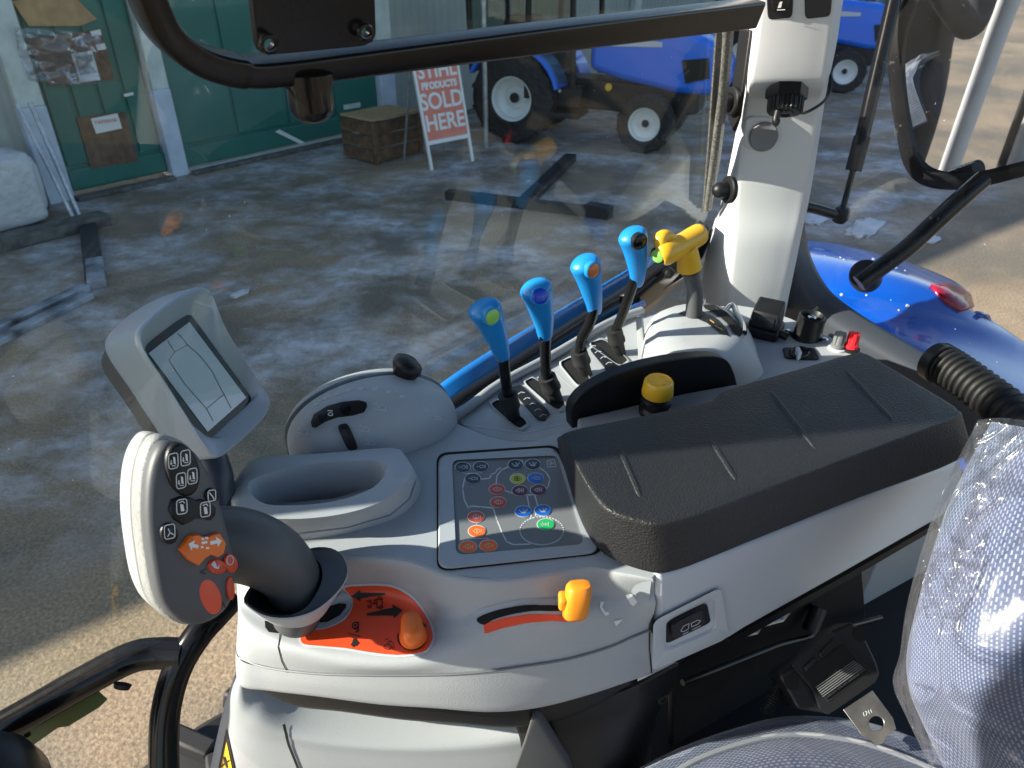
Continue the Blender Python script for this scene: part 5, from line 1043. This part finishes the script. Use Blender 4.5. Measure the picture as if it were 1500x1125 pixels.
p3 = jbtn('button', Z5(ell(662, 392, 38, 42, 20, rot=-10)), .0055, BLACK); jsym(S5([[(a+8, b+2) for a, b in q] for q in pl(sq(668, 395, 22, 34), 5, True)+pl([(655, 380), (672, 400), (680, 415)], 6)]), .0056, p3)
p4 = jbtn('button', Z5(ell(428, 600, 50, 60, 20, rot=-10)), .0065, BLACK); jsym(S5([[(a+6, b) for a, b in q] for q in pl(sq(438, 595, 30, 44), 5, True)+pl([(430, 580), (440, 600), (428, 622)], 5)+pl([(440, 600), (460, 612)], 5)]), .0066, p4)
jbtn('blank_pad', Z5(ell(592, 562, 66, 38, 24)), .003, MEMB)
p5 = jbtn('rocker_button', Z5([(478, 685), (530, 608), (575, 600), (625, 618), (662, 600), (700, 592), (735, 650), (722, 705), (690, 725), (650, 712), (618, 730), (580, 772), (530, 745)]), .0085, ORG, k=.93)
jsym(S5([[(a+2, b-10) for a, b in q] for q in [arrow(600, 690, 545, 672, 10, 10, 30, 28), arrow(665, 668, 728, 655, 10, 10, 30, 28)]+pl([(622, 668), (645, 662)], 14)+pl([(616, 690), (626, 690)], 12)+pl([(620, 645), (628, 645)], 12)+pl([(645, 695), (655, 695)], 12)+pl([(640, 640), (650, 640)], 12)]), .0086, p5)
p6 = jbtn('button', Z5(ell(692, 780, 52, 42, 22, rot=10)), .006, REDB); jsym(S5([[(672, 775), (690, 755), (705, 790), (720, 775), (712, 800), (690, 795), (682, 785)]]), .0061, p6, DIMW)
p7 = jbtn('button', Z5(ell(766, 762, 38, 54, 22, rot=-14)), .006, REDB); jsym(S5([[(a+6, b) for a, b in q] for q in pl(ell(770, 752, 18, 26, 12), 5, True)]), .0061, p7, DIMW)
jbtn('button_recess', Z5(ell(660, 945, 68, 112, 26, rot=-18)), .0012, BLACK, k=.97); p8 = jbtn('large_button', Z5(ell(660, 945, 60, 104, 26, rot=-18)), .0035, M('coral button', (.80, .095, .04), .42), k=.85)
jbtn('side_button', Z5(ell(768, 900, 22, 66, 18, rot=-4)), .005, REDB)
jsym(S5(pl([(605, 800), (620, 815), (640, 800)], 8)+pl([(612, 820), (640, 825)], 8)+pl([(735, 985), (748, 1010)], 8)), .0032, jo, BLKP)
# neck and collar
nk = [J(296, 788, -.050), PD(345, 796, .618), PD(392, 813, .632), PD(424, 843, .645), PD(436, 880, .652), PD(434, 905, .665)]
neck = loft('neck', tuberings(cr(nk, 6), [a.x for a in cr([Vector((r, 0, 0)) for r in (.0265, .0310, .0300, .0262, .0225, .021)], 6)], 32, 1.02), DGREY, jo, ang=180)
pn_ = cr([PD(322, 735, .578), PD(370, 742, .600), (PD(418, 768, .625)), PD(448, 808, .64)], 6)
CL = hit(TC, 430, 900)[0]
def cring(pts): return resample(cr([PD(u, v, t) for u, v, t in pts], 5, True), 44)
topr = [(357, 876, .615), (368, 893, .607), (392, 905, .603), (425, 907, .604), (458, 898, .612), (484, 880, .622), (505, 855, .634), (510, 832, .648), (496, 808, .662), (465, 802, .668), (425, 815, .668), (385, 840, .65)]
botr = [(372, 890, .64), (385, 905, .637), (405, 916, .634), (430, 920, .634), (452, 916, .636), (470, 905, .640), (480, 892, .648), (484, 876, .655), (474, 862, .668), (455, 855, .675), (425, 860, .675), (395, 872, .66)]
T1 = cring(topr); B1 = cring(botr); ct_ = sum(T1, Vector())/44
inr = [(362, 877, .613), (373, 890, .609), (395, 900, .607), (424, 901, .609), (448, 890, .617), (463, 870, .628), (472, 848, .640), (470, 828, .652), (458, 815, .662), (440, 812, .667), (415, 822, .666), (385, 846, .648)]
T2 = cring(inr); cb_ = sum(B1, Vector())/44; T3 = [cb_+(p-cb_)*.80+Vector((0, 0, .012)) for p in B1]
loft('collar', [B1, [a.lerp(b, .35) for a, b in zip(B1, T1)], [a.lerp(b, .9) for a, b in zip(B1, T1)], T1, [p+ZU*.0012 for p in [ct_+(p-ct_)*.985 for p in T1]]], GREY, jo, cap=(False, False), ang=75)
loft('collar_lip', [[p+ZU*.001 for p in [ct_+(p-ct_)*.985 for p in T1]], [a.lerp(b, .5)-ZU*.001 for a, b in zip(T1, T2)], T2], M('slate lip', (.06, .066, .08), .45), jo, cap=(False, False), ang=180)
loft('collar_lining', [T2, [a.lerp(b, .5) for a, b in zip(T2, T3)], T3, [cb_+(p-cb_)*.2+Vector((0, 0, .008)) for p in T3]], BLACK, jo, cap=(False, True), ang=75)
# small dark pocket beside the collar with a pale rim
sticker('pocket_rim', ZO([(590, 700), (700, 682), (800, 635), (868, 560), (878, 500), (845, 445), (800, 430), (700, 520), (620, 620)]), TC, GREY, con, .0016, 6)
sticker('pocket', ZO([(605, 678), (700, 668), (790, 620), (838, 560), (835, 530), (780, 520), (700, 545), (640, 610)]), TC, HOLE, con, .0024, 6)
sticker('catch_hole', [ZO([(240, 650), (262, 655), (380, 732), (330, 742), (270, 735), (243, 700)])], TC, BLACK, con, .0012, 6)

# ================================================================= DISPLAY
def rectfit(px, t0):
    """corners of a parallelogram seen at four pixels (depths up to scale)"""
    import numpy as np
    r = [ray(*p) for p in px]; Am = np.array([[r[1][i], -r[2][i], r[3][i]] for i in range(3)]); b = np.array([r[0][i] for i in range(3)])
    s = np.linalg.solve(Am, b); return [CAM+r[0]*t0]+[CAM+r[k+1]*(t0*s[k]) for k in range(3)]
MCn = PD(292, 548, .66)
MNm = Vector((.76, -.51, .39)).normalized()
ds = thing('display_monitor', 'silver hooded display monitor with an unlit pale screen', 'monitor', PD(330, 690, .70))
def D(u, v, off=0): return PP(u, v, MCn+MNm*off, MNm)
Z4 = lambda L: [(100+x/3.75, 400+y/3.75) for x, y in L]
rim = cr([Vector((u, v, 0)) for u, v in Z4([(388, 360), (420, 290), (520, 195), (640, 120), (725, 88), (775, 105), (810, 175), (850, 280), (930, 420), (1020, 560), (1085, 660), (1102, 720), (1060, 800), (960, 900), (860, 985), (800, 1000), (745, 950), (640, 790), (520, 600), (420, 450)])], 3, True)
scr_c = sum((D(p.x, p.y) for p in rim), Vector())/len(rim)
def mr(k, off): return [scr_c+(D(p.x, p.y)-scr_c)*k+MNm*off for p in rim]
screen_px = Z4([(442, 440), (665, 268), (978, 684), (766, 872)]); wind = Z4([(415, 415), (640, 232), (690, 240), (1005, 690), (985, 715), (775, 912), (740, 905), (560, 680)])
sc_n = len(rim)
fr2 = resample(cr([Vector((u, v, 0)) for u, v in Z4([(418, 425), (520, 320), (650, 232), (690, 250), (850, 470), (1000, 680), (985, 720), (880, 820), (775, 912), (735, 890), (600, 740), (490, 570)])], 4, True), sc_n)
ro = [Vector((p.x, p.y, 0)) for p in rim]
# start both rings at the same corner
def rot(L, k): return L[k:]+L[:k]
k0_ = min(range(sc_n), key=lambda i: (fr2[i]-ro[0]).length); fr2 = rot(fr2, k0_)
if ((fr2[1]-fr2[0]).cross(ro[1]-ro[0])).length > 0 and (fr2[3]-fr2[0]).dot(ro[3]-ro[0]) < 0: fr2 = [fr2[0]]+fr2[:0:-1]
in_r = [D(p.x, p.y, -.012) for p in fr2]
hood = loft('hood', [mr(.55, -.068), mr(1.01, -.068), mr(1.045, -.065), mr(1.05, -.056), mr(1.05, -.03), mr(1.035, -.006), mr(1.02, .0), mr(.985, .0015), mr(.955, .0), [a.lerp(b, .6) for a, b in zip(mr(.95, -.001), in_r)], in_r], SILV, ds, cap=(True, False), ang=55)
loft('rear_shell', [[p-ZU*.012 for p in mr(.5, -.100)], [p-ZU*.016 for p in mr(.92, -.096)], [p-ZU*.014 for p in mr(1.02, -.088)], [p-ZU*.006 for p in mr(1.03, -.070)], mr(1.01, -.062)], DGREY, ds, ang=60)
prism('screen_bezel', [D(p.x, p.y, -.0115) for p in fr2], -MNm*.004, BGLOSS, ds)
SCR = M('unlit screen', (.30, .32, .36), .12, coat=1, spec=.8)
so_ = prism('screen', [D(u, v, -.0105) for u, v in screen_px], -MNm*.0012, SCR, ds)
GL_ = M('screen lines', (.07, .075, .085), .3)
sticker('screen_lines', [Z4(q) for l in ([(600, 330), (640, 372), (655, 395)], [(545, 372), (585, 432), (655, 395), (720, 450), (790, 540), (840, 640), (855, 665), (760, 745)], [(585, 432), (552, 478), (640, 610), (760, 745), (795, 812)], [(855, 665), (893, 740)]) for q in pl(l, 4)], (D(292, 548, -.0105), MNm), GL_, so_, .0003, 100)
# stalk down to the console
tube('stalk', [PD(300, 640, .71), PD(316, 690, .70), PD(322, 740, .70), PD(330, 800, .70)], [.012, .015, .016, .018], M('slate stalk', (.025, .032, .05), .4), ds, n=5)
ar_ = [PD(215, 640, .735), PD(200, 580, .74), PD(250, 690, .735)]
# ================================================================= LOWER POD, BRACKET, SEAT, BELT
POD = M('pod plastic', (.32, .335, .35), .5, bump=.35, bscale=900, rvar=.07)
pd = thing('lower_pod', 'grey moulded pod below the control console', 'pod', P(550, 1100, -.9))
grid('pod_shell', [[PY(u, v, y)+Vector((.01, .10, .03)) for u, v, y in ((350, 985, .60), (346, 990, .50), (374, 1030, .48), (440, 1058, .475), (560, 1072, .47), (700, 1068, .468), (860, 1040, .47))], [PY(350, 985, .60), PY(346, 990, .50), PY(374, 1030, .48), PY(440, 1058, .475), PY(560, 1072, .47), PY(700, 1068, .468), PY(860, 1040, .47)], [PY(333, 1020, .62), PY(330, 1040, .52), PY(352, 1075, .478), PY(430, 1098, .462), PY(560, 1112, .454), PY(700, 1112, .452), PY(860, 1095, .455)], [PY(318, 1080, .64), PY(314, 1110, .54), PY(336, 1140, .485), PY(430, 1170, .458), PY(560, 1185, .446), PY(700, 1190, .444), PY(860, 1190, .45)], [PY(300, 1160, .66), PY(296, 1200, .56), PY(320, 1240, .50), PY(430, 1280, .47), PY(560, 1290, .455), PY(700, 1300, .45), PY(860, 1300, .455)]], 8, 6, POD, pd, solid=.005)
bpy.context.view_layer.update(); TPd = bvh(pd.children[0])
sticker('seam_line', [l for l in pl([(416, 1062), (424, 1090), (440, 1130)], 4)], TPd, HOLE, pd, .0014, 3)
WY = M('warning yellow', (.75, .42, .02), .5)
sgn = sticker('warning_sticker', [[(318, 1140), (333, 1066), (348, 1140)]], TPd, BLKP, pd, .0012, 8); sticker('warning_face', [[(322, 1140), (334, 1086), (345, 1140)]], TPd, WY, pd, .0018, 8); sticker('warning_mark', pl([(331, 1108), (335, 1122)], 3)+pl([(326, 1122), (338, 1112)], 2), TPd, BLKP, pd, .0024, 8)
bk = thing('pivot_bracket', 'curved black armrest pivot bracket below the console', 'bracket', P(870, 1100, -.8))
grid('shell', [[PY(750, 1052, .455), PY(800, 1048, .445), PY(870, 1025, .452), PY(940, 1000, .468), AP(995, 972, -.02)], [PY(762, 1085, .45), PY(800, 1085, .436), PY(870, 1065, .44), PY(935, 1040, .458), AP(985, 1008, -.025)], [PY(765, 1130, .45), PY(810, 1130, .436), PY(870, 1115, .44), PY(925, 1090, .458), AP(960, 1055, -.03)], [PY(765, 1200, .46), PY(820, 1200, .44), PY(870, 1190, .445), PY(925, 1170, .46), AP(950, 1150, -.035)]], 6, 6, BLACK, bk, solid=.004)
prism('flap', [PY(u, v, .425) for u, v in ((778, 1052), (788, 1056), (830, 1122), (845, 1170), (760, 1170), (752, 1130), (768, 1085))], Vector((.004, .012, 0)), DGREY, bk, .002)
lathe('screw_hole', [(.006, 0), (.006, .002), (.004, .0022), (.004, .0005), (.001, .0005)], PY(970, 1023, .462), ARN, HOLE, bk, 18)
# seat: cushion and backrest under clear film
seat = thing('driver_seat', 'blue grey dashed fabric seat wrapped in clear plastic film', 'seat', P(1250, 1150, -.9))
ZS = -.735
sr = [[P(890, 1150, ZS-.03), P(990, 1098, ZS-.012), P(1080, 1066, ZS), P(1150, 1050, ZS+.004), P(1230, 1052, ZS+.004), P(1300, 1066, ZS), P(1380, 1100, ZS), P(1470, 1150, ZS)],
      [P(930, 1175, ZS+.004), P(1010, 1120, ZS+.014), P(1090, 1090, ZS+.02), P(1160, 1078, ZS+.022), P(1240, 1085, ZS+.022), P(1310, 1105, ZS+.018), P(1390, 1140, ZS+.014), P(1480, 1190, ZS+.01)],
      [P(960, 1240, ZS+.02), P(1040, 1200, ZS+.03), P(1110, 1175, ZS+.036), P(1180, 1165, ZS+.036), P(1260, 1175, ZS+.034), P(1330, 1195, ZS+.03), P(1410, 1230, ZS+.025), P(1500, 1280, ZS+.02)],
      [P(1000, 1700, ZS+.02), P(1080, 1690, ZS+.03), P(1150, 1680, ZS+.036), P(1220, 1670, ZS+.036), P(1300, 1670, ZS+.034), P(1370, 1680, ZS+.03), P(1450, 1690, ZS+.025), P(1540, 1700, ZS+.02)]]
skt = [p+Vector((0, .02, -.09)) for p in sr[0]]
grid('seat_cushion', [skt]+sr, 8, 8, FABRIC, seat, uvs=(.42, .42))
tube('piping', [p+ZU*.002 for p in sr[1]], .003, DIMW if 0 else GREYM, seat, n=6, seg=8)
BKt = .62
bkg = [[PD(1452, 620, .70), PD(1400, 715, .68), PD(1368, 800, .665), PD(1340, 900, .655), PD(1328, 960, .65), PD(1332, 1010, .65), PD(1352, 1060, .655), PD(1390, 1140, .66)],
       [PD(1475, 622, .655), PD(1430, 715, .63), PD(1400, 800, .615), PD(1375, 900, .605), PD(1366, 960, .60), PD(1370, 1010, .60), PD(1390, 1060, .605), PD(1430, 1130, .61)],
       [PD(1530, 630, .60), PD(1490, 720, .575), PD(1462, 800, .56), PD(1440, 900, .55), PD(1436, 960, .548), PD(1440, 1010, .55), PD(1455, 1060, .555), PD(1490, 1130, .565)],
       [PD(1640, 640, .57), PD(1610, 730, .545), PD(1590, 800, .53), PD(1575, 900, .52), PD(1572, 960, .52), PD(1575, 1010, .522), PD(1585, 1060, .53), PD(1610, 1130, .54)]]
bq = [p+ray(1350, 850).normalized()*.12+Vector((.03, 0, 0)) for p in bkg[0]]
grid('backrest', [bq]+bkg, 8, 8, FABRIC, seat, uvs=(.42, .36))
def crk(amp, fr):
    def f(p):
        n = noise.noise(p*fr)+.55*noise.noise(p*fr*2.3+Vector((3, 1, 7)))
        r = 1-abs(noise.noise(p*fr*1.5+Vector((9, 2, 4))))*2
        return p+(CAM-p).normalized()*(amp*(.9+n*.8+max(0, r)**3*.9))
    return f
film = lambda rows, k: [[p+(CAM-p).normalized()*k for p in r] for r in rows]
f0 = [p+Vector((-.012, .006, 0)) for p in bkg[0]]; fq = [p+Vector((-.012, .02, 0)) for p in bq]
f0[0] = PD(1432, 618, .70); f0[1] = PD(1385, 710, .685); f0[2] = PD(1352, 800, .67); f0[3] = PD(1328, 890, .66); f0[4] = PD(1318, 960, .65)
grid('film_wrap', film([fq, f0]+bkg[1:], .003), 24, 20, FILM, seat, disp=crk(.010, 17))
grid('film_wrap', film([sr[0]]+sr[1:], .003), 20, 16, FILM, seat, disp=crk(.005, 24))
# loose crumpled film by the backrest corner
grid('film_fold', [[PD(1432, 615, .69), PD(1470, 612, .66), PD(1530, 620, .64)], [PD(1425, 640, .68), PD(1440, 680, .64), PD(1510, 690, .6)], [PD(1440, 700, .66), PD(1420, 740, .62), PD(1470, 780, .585)], [PD(1395, 760, .655), PD(1390, 830, .61), PD(1430, 850, .57)]], 14, 14, FILM, seat, disp=crk(.012, 42))
grid('film_fold', [[PD(1372, 800, .655), PD(1410, 800, .60), PD(1450, 830, .565)], [PD(1352, 850, .65), PD(1385, 850, .60), PD(1420, 870, .565)], [PD(1350, 905, .64), PD(1380, 905, .595), PD(1400, 920, .57)]], 14, 14, FILM, seat, disp=crk(.010, 60))
grid('film_fold', [[PD(1330, 985, .645), PD(1352, 1040, .645), PD(1410, 1090, .64), PD(1490, 1150, .63)], [PD(1338, 1000, .63), PD(1375, 1035, .62), PD(1440, 1080, .60), PD(1510, 1130, .59)], [PD(1355, 1000, .61), PD(1400, 1040, .60), PD(1460, 1075, .58), PD(1520, 1110, .575)]], 14, 14, FILM, seat, disp=crk(.008, 40))
# belt reel with steel tongue
rl0 = P(1215, 975, -.66); be = thing('belt_reel', 'black seat belt reel housing with striped webbing beside the seat', 'reel', rl0)
BN = Vector((-.05, -.62, .78)).normalized(); ZB_ = lambda L: [(1100+x/4.325, 840+y/4.325) for x, y in L]
def Bp(u, v, off=0): return PP(u, v, rl0+BN*off, BN)
prism('housing', [Bp(u, v, .0) for u, v in rrect(ZB_([(175, 640), (310, 555), (520, 360), (640, 305), (720, 400), (800, 570), (820, 650), (690, 720), (500, 895), (440, 880), (300, 860)]), .15)], -BN*.045, BLACK, be, .005, 3)
prism('cover_frame', [Bp(u, v, .006) for u, v in rrect(ZB_([(250, 575), (515, 365), (570, 420), (700, 560), (812, 640), (790, 690), (560, 850), (490, 895), (440, 860), (390, 735)]), .12)], -BN*.008, BLACK, be, .003, 3)
prism('webbing_opening', [Bp(u, v, .0068) for u, v in ZB_([(330, 630), (585, 440), (735, 625), (490, 815), (400, 720)])], -BN*.002, HOLE, be)
WEB = M('striped webbing', (.02, .02, .021), .6, bump=1, bscale=200)
grid('webbing', [[Bp(u, v, o) for u, v, o in ((1100+405/4.325, 840+715/4.325, .002), (1100+640/4.325, 840+545/4.325, .002))], [Bp(u, v, o) for u, v, o in ((1100+430/4.325, 840+750/4.325, .011), (1100+690/4.325, 840+570/4.325, .011))], [Bp(u, v, o) for u, v, o in ((1100+470/4.325, 840+800/4.325, .009), (1100+728/4.325, 840+612/4.325, .009))]], 6, 6, WEB, be)
for k in range(7): t = k/6; tube('stripe', [Bp(1100+(412+52*t)/4.325, 840+(722+70*t)/4.325, .0085+.004*math.sin(t*3)), Bp(1100+(655+65*t)/4.325, 840+(552+52*t)/4.325, .0085+.004*math.sin(t*3))], .0004, DGL, be, seg=6)
for q in ([(335, 590), (400, 530), (425, 555), (350, 625)], [(430, 505), (525, 405), (575, 440), (450, 540)]): prism('rib', [Bp(u, v, .0085) for u, v in ZB_(q)], -BN*.003, BGLOSS, be, .0008)
for q in ((258, 690), (690, 385)): lathe('mount_hole', [(.008, -.002), (.008, .0006), (.001, .0008)], Bp(*ZB_([q])[0], .0002 if q[0] > 600 else .0), BN, HOLE, be, 18)
tube('stalk', [AP(1186, 925, -.04), AP(1200, 890, -.05)], .011, BLACK, be); sp0 = Bp(1143, 1000, -.03)
hs = cr([sp0, Bp(1133, 1020, -.03), Bp(1122, 1045, -.03)], 30)
loft('bellows', tuberings(hs, [.0062+.0016*math.sin(i*2*math.pi/4) for i in range(len(hs))], 14), BLACK, be, ang=180)
tg = thing('belt_tongue', 'flat steel belt tongue with round hole resting on the seat film', 'buckle', Bp(1275, 1060, 0))
TN = Vector((-.1, -.45, .88)).normalized(); t0_ = Bp(1255, 1040, .004)
def Tp(u, v): return PP(u, v, t0_, TN)
ton = ZB_([(585, 862), (770, 740), (900, 915), (922, 985), (860, 1030), (838, 1075), (795, 1092), (755, 1050), (700, 1020)])
V2 = [Vector(p) for p in ton]; e = ZB_(ell(795, 950, 48, 48, 22)); nb2 = len(V2); V2 += [Vector(p) for p in e]
r_ = delaunay_2d_cdt(V2, [(i, (i+1) % nb2) for i in range(nb2)]+[(nb2+i, nb2+(i+1) % 22) for i in range(22)], [], 0, 1e-5); F_ = []
for f in r_[2]:
    c = sum((r_[0][i] for i in f), Vector((0, 0)))/len(f)
    if inpoly(c.x, c.y, ton) and not inpoly(c.x, c.y, e): F_.append(list(f))
prism_hole('tongue_plate', ton, [e], (Tp, -TN*.0025), STEEL, tg, .0004)
sticker('stamped_mark', [ZB_(q) for l in ([(710, 880), (716, 905)], [(722, 875), (735, 878), (728, 900)], [(742, 868), (750, 890)], [(756, 862), (764, 882)]) for q in pl(l, 4)], (t0_, TN), DIMW, tg, .0006, 50)
# dark seat base and inner fender panel in the gap under the armrest
sbs = thing('seat_base', 'dark seat base and suspension cover below the armrest', 'seat base', P(1100, 1000, -1.1))
prism('cover', [P(u, v, -.93) for u, v in ((940, 1000), (1420, 760), (1500, 900), (1500, 1250), (900, 1250))], (0, 0, -.1), BLACK, sbs, .02)
prism('side_plate', [AP(u, v, -.06) for u, v in ((985, 980), (1060, 920), (1180, 860), (1262, 815), (1270, 920), (1150, 1060), (985, 1100))], -ARN*.01, BLACK, sbs, .003)
tube('rail', [AP(1000, 1000, -.04), AP(1140, 945, -.04), AP(1290, 905, -.04)], .004, BGLOSS, sbs)
prism('blue_brace', [AP(u, v, -.10) for u, v in ((1085, 925), (1180, 885), (1185, 925), (1100, 945))], -ARN*.02, M('navy paint', (.012, .018, .10), .35), sbs, .003)
tube('wire_clip', [AP(1085, 931, -.03), AP(1108, 926, -.03), AP(1114, 916, -.03), AP(1145, 908, -.03), AP(1155, 896, -.03)], .003, GALV, sbs, seg=8)
fp_ = thing('inner_fender_panel', 'grey inner panel behind the armrest end', 'panel', AP(1320, 870, -.1))
prism('panel', [AP(u, v, -.10) for u, v in ((1250, 900), (1300, 790), (1390, 730), (1460, 690), (1420, 950), (1340, 990))], -ARN*.02, GREYM, fp_, .004)
lathe('grommet', [(.030, -.002), (.030, .004), (.024, .006), (.022, 0), (.001, -.002)], AP(1358, 860, -.1), ARN, BLACK, fp_, 28)
tube('black_lip', [AP(1262, 905, -.09), AP(1300, 893, -.09), AP(1345, 905, -.09)], .008, BGLOSS, fp_, n=4)
# ================================================================= FRONT FRAME TUBES OUTSIDE
ft = thing('frame_tubes', 'glossy black bent frame tubes outside the front corner', 'frame', PD(270, 955, 1.05))
tube('tube', [PD(-120, 1128, 1.0), PD(0, 1068, 1.0), PD(120, 1000, 1.02), PD(190, 964, 1.04), PD(230, 957, 1.05), PD(272, 958, 1.05)], .0225, BGLOSS, ft, n=8, seg=24)
tube('tube', [PD(345, 870, 1.10), PD(312, 905, 1.08), PD(290, 930, 1.06), PD(262, 975, 1.05), PD(245, 1030, 1.05), PD(240, 1090, 1.05), PD(243, 1200, 1.05)], .0205, BGLOSS, ft, n=8, seg=24)
OLIV = M('olive plate', (.10, .13, .035), .5, var=.1)
prism('plate', [PD(u, v, 1.03) for u, v in ((5, 1082), (140, 1008), (158, 1024), (146, 1036), (100, 1064), (85, 1066), (48, 1092), (33, 1104), (18, 1106))], ray(80, 1050).normalized()*.006, OLIV, ft, .001); lathe('plate_hole', [(.005, 0), (.001, .0005)], PD(40, 1075, 1.028), -ray(40, 1075), HOLE, ft, 12)
lathe('clip', [(.012, 0), (.010, .006), (.001, .007)], PD(180, 1002, 1.0), (-.2, -.6, -.6), BLACK, ft, 18)
sl_ = thing('steering_cowl', 'dark rounded cowl edge below the frame tube', 'cowl', PD(0, 1140, .9))
lathe('shell', [(.001, .05), (.03, .048), (.055, .03), (.062, 0), (.06, -.05)], PD(-25, 1150, .9), (.1, -.3, .9), BLACK, sl_, 30, ang=180)
wy = thing('front_tyre', 'lugged black front tyre seen below the frame tube', 'tyre', P(285, 1180, -1.4)); wc = P(285, 1210, -1.62)+Vector((0, .1, -.42))
lathe('carcass', [(.20, -.14), (.42, -.15), (.47, -.10), (.47, .10), (.42, .15), (.20, .14)], wc, side, RUB, wy, 48)
for k in range(20):
    a = k*math.pi/10; rd = tf*math.cos(a)+ZU*math.sin(a); tgn = -tf*math.sin(a)+ZU*math.cos(a)
    for s in (-1, 1): box('lug', wc+rd*.485+side*(s*.07), (.05, .045, .14), RUB, wy, (rd, (tgn+side*s*.4).normalized(), (side-tgn*s*.4).normalized()), .008)
# ================================================================= DOOR SIDE: photographer (seen in the mirror), post, step
JACK = M('dark jacket', (.022, .024, .032), .85, bump=.5, bscale=300, var=.3, vscale=6); SKIN = M('skin', (.42, .24, .17), .5); TROU = M('dark trousers', (.02, .022, .03), .9, bump=.4, bscale=300)
stp = thing('cab_step', 'black ribbed access step outside the cab door', 'step', (.02, -.66, 0))
box('tread', (.02, -.66, .83), (.55, .34, .04), BLACK, stp, XYZ, .006)
for x in (-.24, .28): box('hanger', (x, -.51, .52), (.03, .03, .6), BLACK, stp, XYZ, .004)
for k in range(5): box('grip_bar', (.02, -.78+k*.06, .853), (.5, .015, .008), BGLOSS, stp)
box('foot_plate', (.02, -.66, .014), (.5, .3, .028), BLACK, stp, XYZ, .004)
for x in (-.24, .28): box('lower_hanger', (x, -.52, .13), (.028, .028, .2), BLACK, stp)
per = thing('person', 'person in dark jacket and trousers standing at the door holding a phone', 'person', (.02, -.64, .853))
def skin(name, pts, edges, mat, parent, root=0, sub=2):
    me = bpy.data.meshes.new(name); me.from_pydata([p[0] for p in pts], edges, []); o = bpy.data.objects.new(name, me); C.objects.link(o)
    m = o.modifiers.new('s', 'SKIN'); m.use_smooth_shade = True; u = o.modifiers.new('u', 'SUBSURF'); u.levels = sub; u.render_levels = sub
    for i, p in enumerate(pts): me.skin_vertices[0].data[i].radius = (p[1], p[2]); me.skin_vertices[0].data[i].use_root = i == root
    bpy.context.view_layer.update(); e = bpy.data.meshes.new_from_object(o.evaluated_get(bpy.context.evaluated_depsgraph_get())); V = [v.co.copy() for v in e.vertices]; F = [list(p.vertices) for p in e.polygons]
    bpy.data.objects.remove(o); return mk(name, V, F, mat, parent, 180)
x0, y0 = .02, -.64
bp_s = [((x0, y0, 1.80), .16, .12), ((x0, y0, 1.98), .155, .115), ((x0, y0-.01, 2.16), .18, .125), ((x0, y0, 2.30), .12, .09), ((x0, y0+.02, 2.40), .058, .06)]
ed = [(0, 1), (1, 2), (2, 3), (3, 4)]
for s in (-1, 1):
    b = len(bp_s); bp_s += [((x0+s*.20, y0, 2.25), .075, .075), ((x0+s*.27, y0+.22, 2.05), .058, .058), ((x0+s*.11, y0+.49, 2.30), .042, .042)]; ed += [(3, b), (b, b+1), (b+1, b+2)]
    b = len(bp_s); bp_s += [((x0+s*.10, y0, 1.70), .10, .105), ((x0+s*.11, y0+.02, 1.32), .07, .075), ((x0+s*.11, y0-.02, .95), .052, .055), ((x0+s*.12, y0+.10, .895), .045, .035)]; ed += [(0, b), (b, b+1), (b+1, b+2), (b+2, b+3)]
skin('body', bp_s, ed, JACK, per)
hd = lathe('head', [(.03, -.13), (.055, -.115), (.068, -.07), (.074, -.01), (.078, .05), (.07, .095), (.045, .12), (.001, .128)], (x0, y0+.03, 2.53), (0, 0, 1), SKIN, per, 24, ang=180)
lathe('hair', [(.079, .02), (.084, .06), (.077, .10), (.05, .132), (.001, .14)], (x0, y0+.02, 2.535), (0, -.15, 1), BLACK, hd, 24, ang=180)
tube('nose', [(x0, y0+.10, 2.555), (x0, y0+.118, 2.525), (x0, y0+.10, 2.515)], [.008, .013, .009], SKIN, hd, n=3)
for s in (-1, 1):
    lathe('eye', [(.010, 0), (.008, .004), (.001, .006)], (x0+s*.03, y0+.092, 2.552), (0, 1, 0), WHITE, hd, 12); lathe('ear', [(.022, 0), (.018, .01), (.001, .012)], (x0+s*.074, y0+.02, 2.535), (s, -.3, 0), SKIN, hd, 14)
tube('mouth', [(x0-.022, y0+.094, 2.478), (x0, y0+.101, 2.476), (x0+.022, y0+.094, 2.478)], .005, REDB, hd)
ph = tag(box('phone', (.0, -.045, 2.44), (.155, .009, .075), BGLOSS, None, XYZ, .004), 'black phone held up in both hands at the door', 'phone')
for s in (-1, 1):
    wx, wy, wz = x0+s*.11, y0+.49, 2.30
    hp_ = [((wx, wy, wz), .03, .03), ((wx-s*.005, wy+.035, wz+.05), .034, .022), ((wx-s*.012, wy+.045, wz+.085), .032, .018)]; he = [(0, 1), (1, 2)]
    for k in range(4):
        b = len(hp_); fx = wx-s*.012+s*(.018-k*.012); hp_ += [((fx, wy+.075, wz+.10+.012*k), .0095, .0095), ((fx-s*.02, wy+.115, wz+.115+.013*k), .009, .009), ((fx-s*.045, wy+.122, wz+.112+.013*k), .008, .008)]; he += [(2, b), (b, b+1), (b+1, b+2)]
    b = len(hp_); hp_ += [((wx-s*.03, wy+.05, wz+.075), .011, .011), ((wx-s*.045, wy+.075, wz+.11), .0095, .0095)]; he += [(1, b), (b, b+1)]
    skin('hand', hp_, he, SKIN, per, sub=1)
dp_ = thing('door_post', 'white cab door post beside the standing person', 'post', (.64, -.24, 1.1))
tube('post', [(.64, -.24, 1.1), (.64, -.24, 2.0), (.60, -.24, 2.97)], .045, GREYL, dp_, seg=16); tube('seal', [(.585, -.24, 1.1), (.585, -.24, 2.0), (.545, -.24, 2.97)], .018, RUB, dp_)
